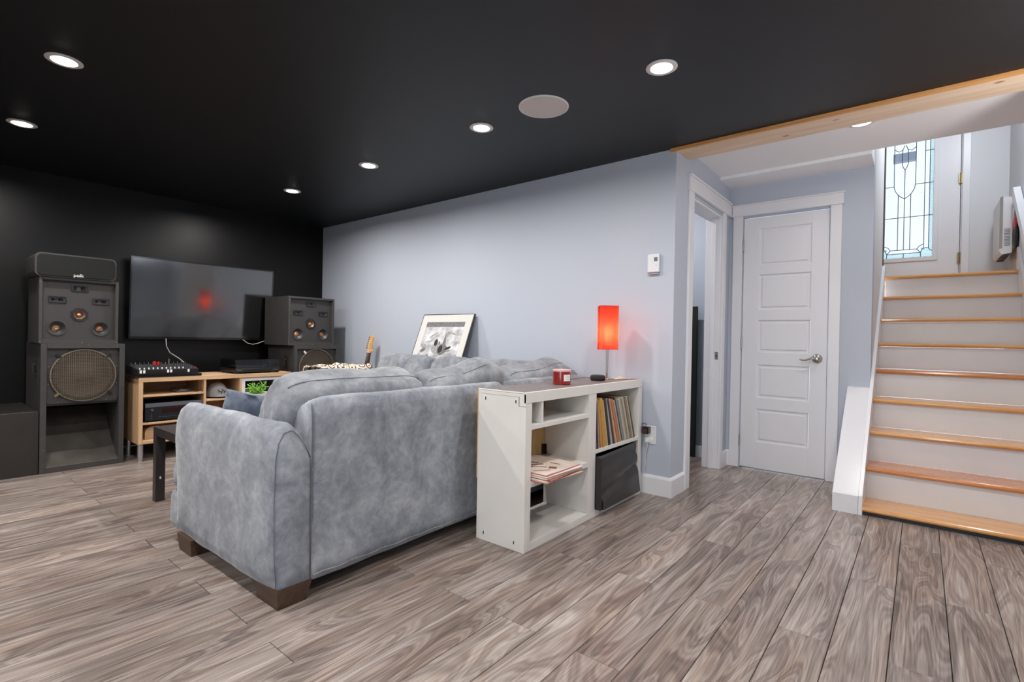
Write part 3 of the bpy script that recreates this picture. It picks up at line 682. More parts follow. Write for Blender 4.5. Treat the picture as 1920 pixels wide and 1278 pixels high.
# ---------------------------------------------------------------- white shelf unit beside the sofa
sx0, sx1, sy0, sy1, sh_ = -.495, -.188, -1.329, -.040, .765
sf = thing('shelf_unit', 'white open shelf unit with a dark vinyl top behind the sofa', 'shelf', (-.34, -.68, 0))
def SP(name, *a, m=M_shelfw, bev=.0012): return obj(name, bx(*a, bev=bev), m, sf, world=True)
ep = SP('end_panel', sx0, sx1, sy0, -1.280, 0, .760)
SP('end_panel', sx0, sx1, -.090, sy1, 0, .760)
SP('top_panel', sx0, sx1, -1.2795, -.0905, .718, .7605)
SP('front_rail', sx1-.012, sx1+.0015, sy0, sy1, .716, .768)
SP('bottom_panel', sx0, sx1, -1.2795, -.0905, 0, .040)
SP('divider', sx0, sx1, -.737, -.697, .0405, .7175); SP('divider', sx0, sx1, -.6965, -.656, .0405, .7175)
SP('shelf', sx0, sx1, -1.2795, -.7375, .585, .607); SP('shelf', sx0, sx1, -1.2795, -.7375, .305, .333)
SP('shelf', sx0, sx1, -.6555, -.0905, .366, .388)
SP('small_divider', sx0+.02, sx1-.003, -1.196, -1.180, .6075, .7175)
SP('top_surface', sx0+.003, sx1-.0125, sy0+.008, sy1-.004, .7608, .7665, m=M_vinyl)
SP('edge_strip', sx0, sx1-.0125, sy0-.001, sy0+.0075, .7608, .767)
SP('back_panel', sx0-.010, sx0-.0005, sy0+.004, sy1, .306, .762, m=M_ply)
SP('bracket', sx0+.002, sx0+.020, -.7395, -.7372, .333, .395, m=M_lackw); SP('bracket', sx0+.0, sx0+.003, -.765, -.7372, .333, .395, m=M_lackw)
SP('hinge_notch', sx1-.045, sx1-.040, sy0-.0008, sy0+.001, .700, .745, m=M_chip); SP('hinge_notch', sx1-.045, sx1+.0005, sy0-.0008, sy0+.001, .698, .7005, m=M_chip)
SP('seam_line', sx0+.02, sx1-.045, sy0-.0006, sy0+.001, .7425, .7445, m=M_chip)
for x, z in ((-.444, .7205), (-.249, .7205), (-.444, .040), (-.247, .040)):
    c = obj('screw_cap', lathe(B(), [(.0001, .0012), (.009, .0012), (.011, 0)], (x, sy0, z), '-y', 18), M_whitepl, sf, world=True)
    obj('slot', bx(x+.34-.003, x+.34+.003, sy0+.68-.0022, sy0+.68-.0012, z-.008, z+.008), M_darkgl, c)

# records standing in the right bay
cols = [((70,48,52),'dark plum'),((190,176,170),'pale grey'),((48,44,44),'black'),((148,110,120),'mauve'),((60,50,46),'dark brown'),((214,160,74),'golden'),((220,168,80),'golden'),((226,180,100),'light golden'),
        ((236,206,160),'cream edged'),((34,28,28),'black'),((206,208,210),'silver grey'),((196,200,204),'pale grey'),((60,40,34),'dark brown'),((206,186,150),'sand'),((196,128,92),'terracotta'),((204,140,104),'terracotta'),((220,190,168),'peach'),
        ((40,26,26),'maroon black'),((104,112,108),'slate'),((216,206,180),'cream'),((200,190,170),'beige'),((120,124,120),'grey'),((214,200,176),'cream'),((70,50,52),'dark wine'),((130,116,90),'olive tan'),((208,196,172),'cream'),((60,52,50),'dark'),((220,212,196),'off white')]
GR = 'vinyl records standing in the right bay'
yb = -.650; rec0 = None
names_pos = ['first from the bay divider','second from the bay divider','third from the bay divider','fourth from the bay divider']
th_list = [.012,.008,.010,.010,.012,.020,.024,.020,.012,.018,.014,.018,.012,.014,.018,.022,.012,.018,.016,.014,.016,.012,.018,.014,.016,.014,.012,.014]
tot = sum(th_list); span = .56-.012; kf = span/tot*.985
M_sleeves = {}
def sleeve_mat(c):
    if c not in M_sleeves:
        c2_ = tuple(int(v*.6) for v in c) if sum(c) > 420 else tuple(min(255, int(v*1.25+18)) for v in c)
        M_sleeves[c] = mat('record_sleeve', c, .6, c2=c2_, vscale=30, vstretch=(1, 60, 3))
    return M_sleeves[c]
ordw = ['first','second','third','fourth','fifth','sixth','seventh','eighth','ninth','tenth','eleventh','twelfth','thirteenth','fourteenth']
nrec = len(cols)
for i, ((c, cn), tw) in enumerate(zip(cols, th_list)):
    w = tw*kf; lean = 0.02 if i < 2 else min(.37, .05+.022*i)
    side = (ordw[i]+' from the bay divider') if i < 14 else (ordw[nrec-1-i]+' from the wall end')
    t = thing('record', f'{cn} spined vinyl record standing in the shelf, {side}', 'record', (-.336, yb+.001, .389), group=GR)
    hgt = .288+.008*math.sin(i*2.3)
    wl = w*math.cos(lean)*.93
    d = -.004*math.sin(i*1.9)
    bm = B(); box(bm, -.145+d, .140+d, 0, wl, 0, hgt, bev=.0008)
    # leans towards the divider: rotate about its lower edge
    bmesh.ops.rotate(bm, verts=bm.verts, cent=(0, 0, 0), matrix=Matrix.Rotation(lean, 3, 'X'))
    mn = min(v.co.z for v in bm.verts); bmesh.ops.translate(bm, verts=bm.verts, vec=(0, 0, -mn))
    obj('sleeve', bm, sleeve_mat(c), t)
    yb += w
# records lying flat on the middle shelf
GL = 'vinyl records lying on the middle shelf'
lc = [((190,110,100),'salmon edged'),((206,170,150),'peach edged'),((222,210,200),'off white'),((150,90,84),'rust edged'),((214,206,198),'pale'),((196,160,120),'tan'),((226,222,214),'white'),((186,92,88),'red edged'),((220,206,196),'cream')]
z = .3335
words = ['lowest','second from bottom','third from bottom','fourth from bottom','fifth from bottom','sixth from bottom','third from top','second from top']
for i, (c, cn) in enumerate(lc):
    h = .0052; a = math.radians([2,-3,1,4,-1,2,-2,1,0][i]); ox = [.0,.012,-.006,.014,.004,-.004,.01,.0,.0][i]
    if i < len(lc)-1: lab = f'{cn} record in the lying stack, {words[i]}'
    else: lab = 'printed cream record cover lying on top of the stack on the middle shelf'
    t = thing('record', lab, 'record', (-.262+ox, -1.113+.5*ox, z), a, group=GL)
    obj('sleeve', bx(-.155, .155, -.155, .155, 0.0002, h-.0002, bev=.0008), mat('flat_sleeve', c, .6, c2=tuple(min(255, v+26) for v in c), vscale=14) if i < len(lc)-1 else mat('cover_print', (214, 190, 170), .5, c2=(232, 222, 214), vscale=9), t)
    if i == len(lc)-1:
        for (px_, py_, sx_, sy_, an) in ((.02,-.06,.06,.006,.5), (-.03,-.09,.05,.005,.3), (.09,-.10,.045,.005,1.0), (.0,-.02,.035,.010,.9), (-.06,.0,.05,.008,.2), (.06,.06,.03,.006,.1), (.10,-.02,.02,.02,.4)):
            b_ = bx(-sx_, sx_, -sy_, sy_, 0, .0006); bmesh.ops.rotate(b_, verts=b_.verts, cent=(0,0,0), matrix=Matrix.Rotation(an, 3, 'Z')); bmesh.ops.translate(b_, verts=b_.verts, vec=(px_, py_, h-.0002))
            obj('cover_print', b_, mat('print_ink', (120, 92, 76), .6), t)
    z += h
# collapsed black storage box
sb = thing('storage_box', 'black vinyl storage box leaning in the lower right shelf bay', 'box', (-.30, -.38, .0415))
bm = B()
F = [(-.146+.0, -.628, .0), (-.150, -.125, .0), (-.176, -.150, .322), (-.166, -.638, .310)]
Bk = [(-.47, -.620, .0), (-.47, -.140, .0), (-.46, -.140, .318), (-.46, -.620, .300)]
f = [bm.verts.new(Vector(p)+Vector((0, 0, .0))) for p in F]; g = [bm.verts.new(p) for p in Bk]
for k in (0, 1, 3): bm.faces.new((f[k], f[(k+1) % 4], g[(k+1) % 4], g[k]))
bm.faces.new(f); bm.faces.new(g)
bmesh.ops.subdivide_edges(bm, edges=bm.edges, cuts=14, use_grid_fill=True)
bmesh.ops.translate(bm, verts=bm.verts, vec=(.30, .38, 0))
for v in bm.verts:
    if v.co.x > .1:
        v.co.x += -.016*math.exp(-((v.co.z-.13-.18*(v.co.y))/.02)**2)-.011*math.exp(-((v.co.z-.25-.06*v.co.y)/.015)**2)+.001*noise.noise(v.co*11)
o = obj('box_body', bm, M_vinylblk, sb, smooth=False, auto=40); sm = o.modifiers.new('t', 'SOLIDIFY'); sm.thickness = .003; sm.offset = -1
obj('side_fold', bx(.112, .150, -.2735, -.259, .0, .305, bev=.003), M_vinylblk, sb)
obj('inner_flap', bx(-.12, .05, -.24, .24, .298, .302), M_vinylblk, sb)

# candle, smart speaker, lamp on the shelf
ZS = .7668
cn = thing('candle', 'red glass candle jar with a white label on the dark shelf top', 'candle', (-.337, -.799, ZS))
obj('jar', lathe(B(), [(.0001, 0), (.049, 0), (.0515, .003), (.0515, .074), (.0465, .074), (.0465, .010), (.0001, .010)], (0, 0, 0), 'z', 40), M_redglass, cn, auto=35)
obj('wax', lathe(B(), [(.0001, .0105), (.046, .0105), (.046, .058), (.0001, .058)], (0, 0, 0), 'z', 32), mat('red_wax', (150, 20, 20), .5), cn, auto=35)
obj('rim', lathe(B(), [(.0465, .0745), (.0525, .0745), (.0525, .083), (.050, .085), (.0001, .085), (.0001, .080), (.0465, .080)], (0, 0, 0), 'z', 40), mat('pink_frosted_rim', (214, 170, 166), .3), cn, auto=35)
bm = B(); a0 = math.atan2(-3.24+.8, 1.27+.337)+.22; V = []
for k in range(9):
    a = a0+(k/8)*.95; V.append([bm.verts.new((.0521*math.cos(a), .0521*math.sin(a), zz)) for zz in (.022, .058)])
for a_, b_ in zip(V, V[1:]): bm.faces.new((a_[0], b_[0], b_[1], a_[1]))
lb = obj('paper_label', bm, M_paper, cn, smooth=True)
for k in range(3):
    bm = B(); V = []
    for q in range(6):
        a = a0+.2+(q/5)*.5; V.append([bm.verts.new((.0523*math.cos(a), .0523*math.sin(a), zz)) for zz in (.046-.007*k, .0472-.007*k)])
    for a_, b_ in zip(V, V[1:]): bm.faces.new((a_[0], b_[0], b_[1], a_[1]))
    obj('label_print', bm, M_greyfab, lb)
ec = thing('smart_speaker', 'black puck shaped smart speaker beside the red lamp', 'speaker', (-.335, -.385, ZS))
obj('body', lathe(B(), [(.0001, 0), (.041, 0), (.047, .006), (.049, .016), (.047, .028), (.042, .034), (.0001, .034)], (0, 0, 0), 'z', 36), mat('charcoal_fabric', (30, 30, 32), .85), ec, smooth=True)
obj('light_ring', lathe(B(), [(.036, .0342), (.040, .0342), (.040, .0352), (.036, .0352)], (0, 0, 0), 'z', 36), M_darkgl, ec)
o = obj('speaker_cable', tube(B(), [(-.375, -.40, ZS+.014), (-.41, -.43, ZS+.018), (-.45, -.47, ZS+.008), (-.488, -.50, ZS+.003), (-.50, -.52, ZS-.02)], .0022, 6), M_blackpl); tag(o, 'thin black cable behind the puck smart speaker', 'cable')
lp = thing('table_lamp', 'table lamp with a glowing red rectangular shade on a thin metal stem', 'lamp', (-.362, -.215, ZS))
obj('base', lathe(B(), [(.0001, 0), (.052, 0), (.053, .003), (.050, .006), (.008, .009), (.0001, .009)], (0, 0, 0), 'z', 36), M_chrome, lp, auto=35)
obj('stem', cyl(B(), (0, 0, .006), (0, 0, .25), .0075, 16), M_chrome, lp, auto=40)
m = bpy.data.materials.new('red_shade_fabric'); m.use_nodes = True; nt = m.node_tree; N = nt.nodes; L = nt.links; N.remove(N['Principled BSDF'])
df = N.new('ShaderNodeBsdfDiffuse'); df.inputs[0].default_value = (.55, .018, .02, 1); tl = N.new('ShaderNodeBsdfTranslucent'); tl.inputs[0].default_value = (.62, .085, .055, 1)
tp_ = N.new('ShaderNodeBsdfTransparent'); tp_.inputs[0].default_value = (1.0, .16, .16, 1)
mx = N.new('ShaderNodeMixShader'); mx.inputs[0].default_value = .6; L.new(df.outputs[0], mx.inputs[1]); L.new(tl.outputs[0], mx.inputs[2])
m3 = N.new('ShaderNodeMixShader'); m3.inputs[0].default_value = .03; L.new(mx.outputs[0], m3.inputs[1]); L.new(tp_.outputs[0], m3.inputs[2]); L.new(m3.outputs[0], N['Material Output'].inputs[0])
M_shade = m
def rrect(w, d, r, n=6):
    p = []
    for cx_, cy_, a0_ in ((w/2-r, d/2-r, 0), (-w/2+r, d/2-r, PI/2), (-w/2+r, -d/2+r, PI), (w/2-r, -d/2+r, 1.5*PI)):
        for k in range(n+1): a = a0_+k/n*PI/2; p.append((cx_+r*math.cos(a), cy_+r*math.sin(a)))
    return p
bm = B(); P2 = rrect(.128, .115, .022)
def wallring(bm, pts, z0, z1):
    A_ = [bm.verts.new((x, y, z0)) for x, y in pts]; C_ = [bm.verts.new((x, y, z1)) for x, y in pts]; n = len(pts)
    for k in range(n): bm.faces.new((A_[k], A_[(k+1) % n], C_[(k+1) % n], C_[k]))
wallring(bm, P2, .196, .486)
shd = obj('lamp_shade', bm, M_shade, lp, auto=50); shd.rotation_euler = (0, 0, math.radians(38))
for za, zb_ in ((.196, .200), (.482, .486)):
    bm = B(); wallring(bm, [(x*1.006, y*1.006) for x, y in P2], za, zb_); obj('shade_binding', bm, M_red, shd)
obj('shade_seam', bx(-.0655, -.0635, -.046, -.030, .196, .486), mat('dark_red_seam', (120, 8, 20), .7), shd)
obj('bulb', lathe(B(), [(.0001, .25), (.012, .25), (.014, .27), (.024, .30), (.028, .325), (.022, .348), (.0001, .358)], (0, 0, 0), 'z', 20), mat('warm_bulb', (255, 220, 180), .5, emit=(255, 200, 140), estr=30), lp, smooth=True)
ld = bpy.data.lights.new('bulb_lamp', 'POINT'); ld.energy = 17; ld.color = (1.0, .78, .54); ld.shadow_soft_size = .032
lo = bpy.data.objects.new('bulb_lamp', ld); COL.objects.link(lo); lo.location = (0, 0, .32); lo.parent = lp
pts = []
for k in range(70):
    a = k*.42; r = .030+.010*math.sin(k*.33); pts.append((-.300+r*1.5*math.cos(a)+.0004*k, -.175+r*math.sin(a), ZS+.004+.006*(k/70)+.003*math.sin(k*.9)))
pts += [(-.24, -.12, ZS+.006), (-.215, -.07, ZS+.004), (-.22, -.045, ZS+.002)]
obj('cord', tube(B(), pts, .0018, 5), mat('clear_cord', (196, 184, 168), .4), lp, world=True)

# ---------------------------------------------------------------- picture leaning on the grey wall
pf = thing('framed_picture', 'framed black and white photograph leaning above the corner sofa', 'picture', (-2.075, -.215, .765))
WP, HP = .655, .50
# plane through its visible corners: foot further from the wall than the top
pf.rotation_euler = (math.radians(-21), 0, math.radians(0))
obj('frame', (lambda b_: (box(b_, -WP/2, WP/2, 0, .018, 0, .012), box(b_, -WP/2, WP/2, 0, .018, HP-.004, HP+.004), box(b_, -WP/2, -WP/2+.006, 0, .018, .012, HP-.004), box(b_, WP/2-.008, WP/2, 0, .018, .012, HP-.004), b_)[4])(B()), M_lackw, pf)
obj('mat_board', bx(-WP/2+.003, WP/2-.003, .001, .012, .003, HP-.001), mat('cream_mat_board', (206, 205, 201), .7), pf)
x0, x1, z0, z1 = -.245, .245, .045, .425
pm_ = mat('photo_print', (120, 120, 124), .5, c2=(232, 232, 234), vscale=9, vstretch=(1, 1, 1.6))
pr = obj('photo_print', bx(x0, x1, -.0005, .001, z0, z1), pm_, pf)
M_ink = mat('black_ink', (22, 22, 24), .5); M_ink2 = mat('grey_ink', (86, 86, 88), .6, c2=(120, 120, 122), vscale=40); M_inkl = mat('light_ink', (176, 176, 178), .6, c2=(120, 120, 122), vscale=60)
def ell(cx_, cz_, rx, rz, m_, d=.0012, n=20, nm='print_shape', tilt=0):
    bm = B(); A_ = [bm.verts.new((cx_+rx*math.cos(2*PI*k/n)*math.cos(tilt)-rz*math.sin(2*PI*k/n)*math.sin(tilt), -d, cz_+rx*math.cos(2*PI*k/n)*math.sin(tilt)+rz*math.sin(2*PI*k/n)*math.cos(tilt))) for k in range(n)]
    bm.faces.new(A_); return obj(nm, bm, m_, pr)
obj('print_shape', bx(x0, x1, -.0009, -.0006, z1-.048, z1), M_ink2, pr)
ell(.015, .165, .105, .052, M_inkl, .0010); ell(.05, .16, .06, .05, M_ink2, .0011, tilt=.2)
bm = B(); vv = [bm.verts.new((x, -.0012, z)) for x, z in ((.052, .335), (.040, .235), (.035, .205), (.075, .17), (.085, .20), (.064, .27))]; bm.faces.new(vv); obj('print_shape', bm, M_ink2, pr)
ell(-.048, .225, .023, .034, M_ink, .0014); ell(-.004, .222, .010, .018, M_ink2, .0013); ell(.028, .165, .028, .036, M_ink, .0014)
ell(.12, .175, .038, .014, M_ink, .0013, tilt=.35); ell(.13, .150, .026, .006, M_ink2, .0013, tilt=.2)
ell(-.195, .150, .035, .018, M_ink2, .0011, tilt=.4); ell(-.12, .105, .018, .006, M_ink2, .0011); ell(-.20, .19, .045, .022, M_inkl, .0010, tilt=-.3); ell(-.13, .235, .035, .008, M_inkl, .0010, tilt=.2)
ell(.16, .085, .06, .022, M_inkl, .0010, tilt=.2); ell(-.10, .30, .06, .010, M_inkl, .0010, tilt=.5); ell(.15, .31, .06, .008, M_inkl, .0010, tilt=-.2)

# ---------------------------------------------------------------- wall fittings
th = thing('thermostat', 'white wall thermostat with a small grey display', 'thermostat', (-.134, -.001, 1.483))
obj('body', bx(-.041, .041, -.029, 0, 0, .122, bev=.006, seg=2), M_whitepl, th)
obj('display', bx(.006, .030, -.0305, -.0285, .072, .099, bev=.0005), mat('lcd_grey', (96, 112, 124), .3), th)
obj('button', lathe(B(), [(.0001, .002), (.004, .002), (.005, 0)], (.018, -.029, .055), '-y', 16), M_whitepl, th)
obj('button', lathe(B(), [(.0001, .002), (.004, .002), (.005, 0)], (.018, -.029, .042), '-y', 16), M_whitepl, th)
obj('base', bx(-.038, .036, -.018, 0, -.012, 0.0, bev=.002), mat('mid_grey_plastic', (170, 168, 170), .5), th)  # grey strip along the bottom, darker than the body
ou = thing('wall_outlet', 'white wall outlet above the baseboard with two plugs', 'outlet', (-.142, -.0005, .333))
obj('cover_plate', bx(-.040, .040, -.006, 0, 0, .122, bev=.003), M_whitepl, ou)
for z in (.036, .086): obj('socket', lathe(B(), [(.0001, .002), (.016, .002), (.017, 0)], (.004, -.006, z), '-y', 24), M_paper, ou)
ad = thing('power_adapter', 'square black power adapter plugged into the wall outlet', 'charger', (-.157, -.0085, .404))
obj('adapter_body', bx(-.027, .022, -.045, 0, 0, .048, bev=.004), M_darkgl, ad); obj('adapter_face', bx(-.018, .014, -.0465, -.0445, .006, .036, bev=.0005), mat('brown_sticker', (74, 44, 36), .4), ad)
o = obj('adapter_cable', tube(B(), [(-.157, -.035, .452), (-.160, -.037, .470), (-.175, -.035, .474), (-.20, -.03, .455), (-.235, -.025, .43), (-.26, -.02, .40)], .0024, 6), M_blackpl); tag(o, 'thin black cable looping from the black adapter to the shelf', 'cable')
pg = thing('lamp_plug', 'white plug in the lower socket of the wall outlet', 'plug', (-.150, -.0085, .350))
obj('plug_body', bx(-.014, .012, -.030, 0, -.004, .030, bev=.004), M_whitepl, pg)
o = obj('plug_cable', tube(B(), [(-.150, -.028, .348), (-.148, -.030, .33), (-.158, -.027, .29), (-.166, -.024, .25), (-.162, -.022, .21), (-.170, -.024, .17), (-.172, -.024, .14), (-.18, -.024, .132), (-.215, -.024, .130)], .003, 6), mat('white_cable', (206, 206, 204), .45)); tag(o, 'white cable hanging down the wall from the lower plug', 'cable')

# panel heater on the stair wall
ht = thing('wall_heater', 'white electric panel heater on the right wall above the stairs', 'heater', (1.82, 2.85, 1.80))
yn, yfz = 2.6, 3.10
prof = [(1.834, 2.27), (1.776, 2.283), (1.758, 2.27), (1.758, 1.83), (1.775, 1.80), (1.834, 1.812)]
obj('heater_body', prism(B(), prof, 'y', yn, yfz), M_whitepl, ht, world=True)
obj('chrome_strip', prism(B(), [(1.757, 2.275), (1.776, 2.286), (1.776, 1.85), (1.757, 1.85)], 'y', yn-.002, yn+.001), M_chrome, ht, world=True)
for k in range(12): obj('louvre', bx(1.786, 1.822, yn-.0015, yn+.001, 1.872+.0122*k, 1.877+.0122*k), mat('dark_slot', (90, 94, 100), .6) if k == 0 else bpy.data.materials['dark_slot'], ht, world=True)
for y_ in (2.62, 2.78, 2.94): obj('grille', bx(1.780, 1.826, y_, y_+.13, 1.795, 1.808, bev=.002), bpy.data.materials['dark_slot'], ht, world=True)
obj('mounting_plate', bx(1.834, XR-.001, yn+.1, yfz-.1, 1.86, 2.20), M_whitepl, ht, world=True)
bg = thing('hanging_bag', 'black and red bag hanging between the heater and the handrail', 'bag', (1.855, 2.58, 1.86))
o = obj('bag_body', softbox(.026, .10, .36, nx=3, seg=14, amp=.003), M_blackpl, bg, smooth=True); o.location = (0, -.005, .16)
o = obj('red_patch', softbox(.028, .085, .12, nx=4, seg=8, amp=.001), M_red, bg, smooth=True); o.location = (-.0015, -.011, .19)

# tall black board standing in the side room
o = obj('leaning_board', bx(-.56, -.285, 1.285, 1.312, 0, 1.34, bev=.003), mat('black_green_board', (26, 32, 26), .5)); tag(o, 'tall black board standing against the wall beyond the open doorway', 'board')

# ---------------------------------------------------------------- black low ledge and speakers
struct('trim_7', bx(XL, -3.575, YB, -2.558, 0, .447, bev=.002), mat('black_brown_ledge', (40, 36, 34), .45, var=.15, vscale=5))
def horn(par, x, yc, zc, w=.092, h=.042):
    fr = B(); t = .007
    for a in ((yc-w/2, yc+w/2, zc-h/2, zc-h/2+t), (yc-w/2, yc+w/2, zc+h/2-t, zc+h/2), (yc-w/2, yc-w/2+t, zc-h/2+t, zc+h/2-t), (yc+w/2-t, yc+w/2, zc-h/2+t, zc+h/2-t)): box(fr, x-.001, x+.007, *a)
    hn = obj('horn', fr, M_blackpl, par, world=True)
    bm = B(); A_ = [(x+.003, yc-w/2+t, zc-h/2+t), (x+.003, yc+w/2-t, zc-h/2+t), (x+.003, yc+w/2-t, zc+h/2-t), (x+.003, yc-w/2+t, zc+h/2-t)]
    C_ = [(x-.035, yc-.012, zc-h/2+t+.004), (x-.035, yc+.012, zc-h/2+t+.004), (x-.035, yc+.012, zc+h/2-t-.004), (x-.035, yc-.012, zc+h/2-t-.004)]
    off = par.location
    a_ = [bm.verts.new(Vector(p)-off) for p in A_]; c_ = [bm.verts.new(Vector(p)-off) for p in C_]
    for k in range(4): bm.faces.new((a_[k], a_[(k+1) % 4], c_[(k+1) % 4], c_[k]))
    bm.faces.new(c_); obj('horn_throat', bm, M_silver, hn)
def mid_cab(label, xf, y0, y1, z0, z1, dep, grp):
    w = y1-y0; h = z1-z0; yc = (y0+y1)/2
    t = thing('loudspeaker', label, 'loudspeaker', (xf-dep/2, yc, z0), group=grp)
    b = B(); e = .019
    box(b, xf-dep, xf, y0, y0+e, z0, z1, bev=.002); box(b, xf-dep, xf, y1-e, y1, z0, z1, bev=.002); box(b, xf-dep, xf, y0+e, y1-e, z0, z0+e+.01); box(b, xf-dep, xf, y0+e, y1-e, z1-e, z1); box(b, xf-dep, xf-dep+.02, y0+e, y1-e, z0+e, z1-e)
    obj('cabinet', b, M_cab, t, world=True)
    xb = xf-.032
    # baffle with openings for the drivers
    b = B(); R_ = w*.128
    obj('baffle', bx(xb-.06, xb-.045, y0+e, y1-e, z0+e+.01, z1-e), M_baffle, t, world=True)
    holes = [(yc-w*.275, z0+h*.235, R_*.93), (yc+w*.275, z0+h*.235, R_*.93), (yc, z0+h*.45, R_*.72)]
    # front sheet built as a grid that leaves the round openings free
    ny, nz = 60, 60; Ya, Yb_, Za, Zb_ = y0+e, y1-e, z0+e+.01, z1-e
    hr_ = [(yc, z0+h*.86), (yc-w*.275, z0+h*.67), (yc+w*.275, z0+h*.67)]
    grid = {}
    def gv(i, j):
        if (i, j) not in grid: grid[(i, j)] = b.verts.new((xb, Ya+(Yb_-Ya)*i/ny, Za+(Zb_-Za)*j/nz))
        return grid[(i, j)]
    for i in range(ny):
        for j in range(nz):
            yy = Ya+(Yb_-Ya)*(i+.5)/ny; zz = Za+(Zb_-Za)*(j+.5)/nz
            if any(math.hypot(yy-a, zz-c) < r-.004 for a, c, r in holes): continue
            if any(abs(yy-a) < .036 and abs(zz-c) < .013 for a, c in hr_): continue
            b.faces.new((gv(i, j), gv(i+1, j), gv(i+1, j+1), gv(i, j+1)))
    obj('front_baffle', b, M_baffle, t, world=True)
    for a, c in hr_: horn(t, xb, a, c, .098, .048)
    for k, (a, c, r) in enumerate(holes):
        if k < 2:
            d = obj('driver', lathe(B(), [(r*1.0, .001), (r*1.0, .006), (r*.92, .006), (r*.50, -.030), (r*.30, -.034), (r*.26, -.038)], (xb, a, c), 'x', 32), mat('driver_grey', (58, 58, 60), .4) if 'driver_grey' not in bpy.data.materials else bpy.data.materials['driver_grey'], t, world=True, auto=50)
            o_ = obj('phase_plug', (lambda bm: (jitter(bm, .006, 90, k+2.0), bm)[1])(lathe(B(), [(r*.42, 0), (r*.40, .006), (r*.30, .012), (r*.16, .016), (.0001, .018)], (xb-.036, a, c), 'x', 18)), M_dust, t, world=True)
        else:
            rr = r*1.25; bm = B(); n8 = 8
            A_ = [bm.verts.new((xb+.005, a+rr*math.cos(PI/8+q*PI/4), c+rr*math.sin(PI/8+q*PI/4))) for q in range(8)]
            C_ = [bm.verts.new((xb+.005, a+r*.82*math.cos(PI/8+q*PI/4), c+r*.82*math.sin(PI/8+q*PI/4))) for q in range(8)]
            D_ = [bm.verts.new((xb, a+rr*math.cos(PI/8+q*PI/4), c+rr*math.sin(PI/8+q*PI/4))) for q in range(8)]
            for q in range(8): bm.faces.new((A_[q], A_[(q+1) % 8], C_[(q+1) % 8], C_[q])); bm.faces.new((A_[q], A_[(q+1) % 8], D_[(q+1) % 8], D_[q]))
            obj('driver', bm, M_blackpl, t, world=True)
            obj('cone', lathe(B(), [(r*.86, .004), (r*.80, .002), (r*.40, -.022), (r*.36, -.022)], (xb, a, c), 'x', 28), mat('bronze_cone', (132, 104, 84), .35, .4) if 'bronze_cone' not in bpy.data.materials else bpy.data.materials['bronze_cone'], t, world=True, auto=50)
            obj('dust_cap', lathe(B(), [(r*.38, -.022), (r*.34, -.012), (r*.2, -.006), (.0001, -.004)], (xb, a, c), 'x', 20), M_dust, t, world=True, smooth=True)
    for a, c in ((y0+.008, z1-.008), (y0+.008, z0+.015), (y1-.008, z0+.01), (yc+.01, z0+.006), (y0+.006, z1-.04)):
        obj('paint_chip', bx(xf-.001, xf+.0006, a-.003, a+.003, c-.003, c+.003), M_chip, t, world=True)
    return t
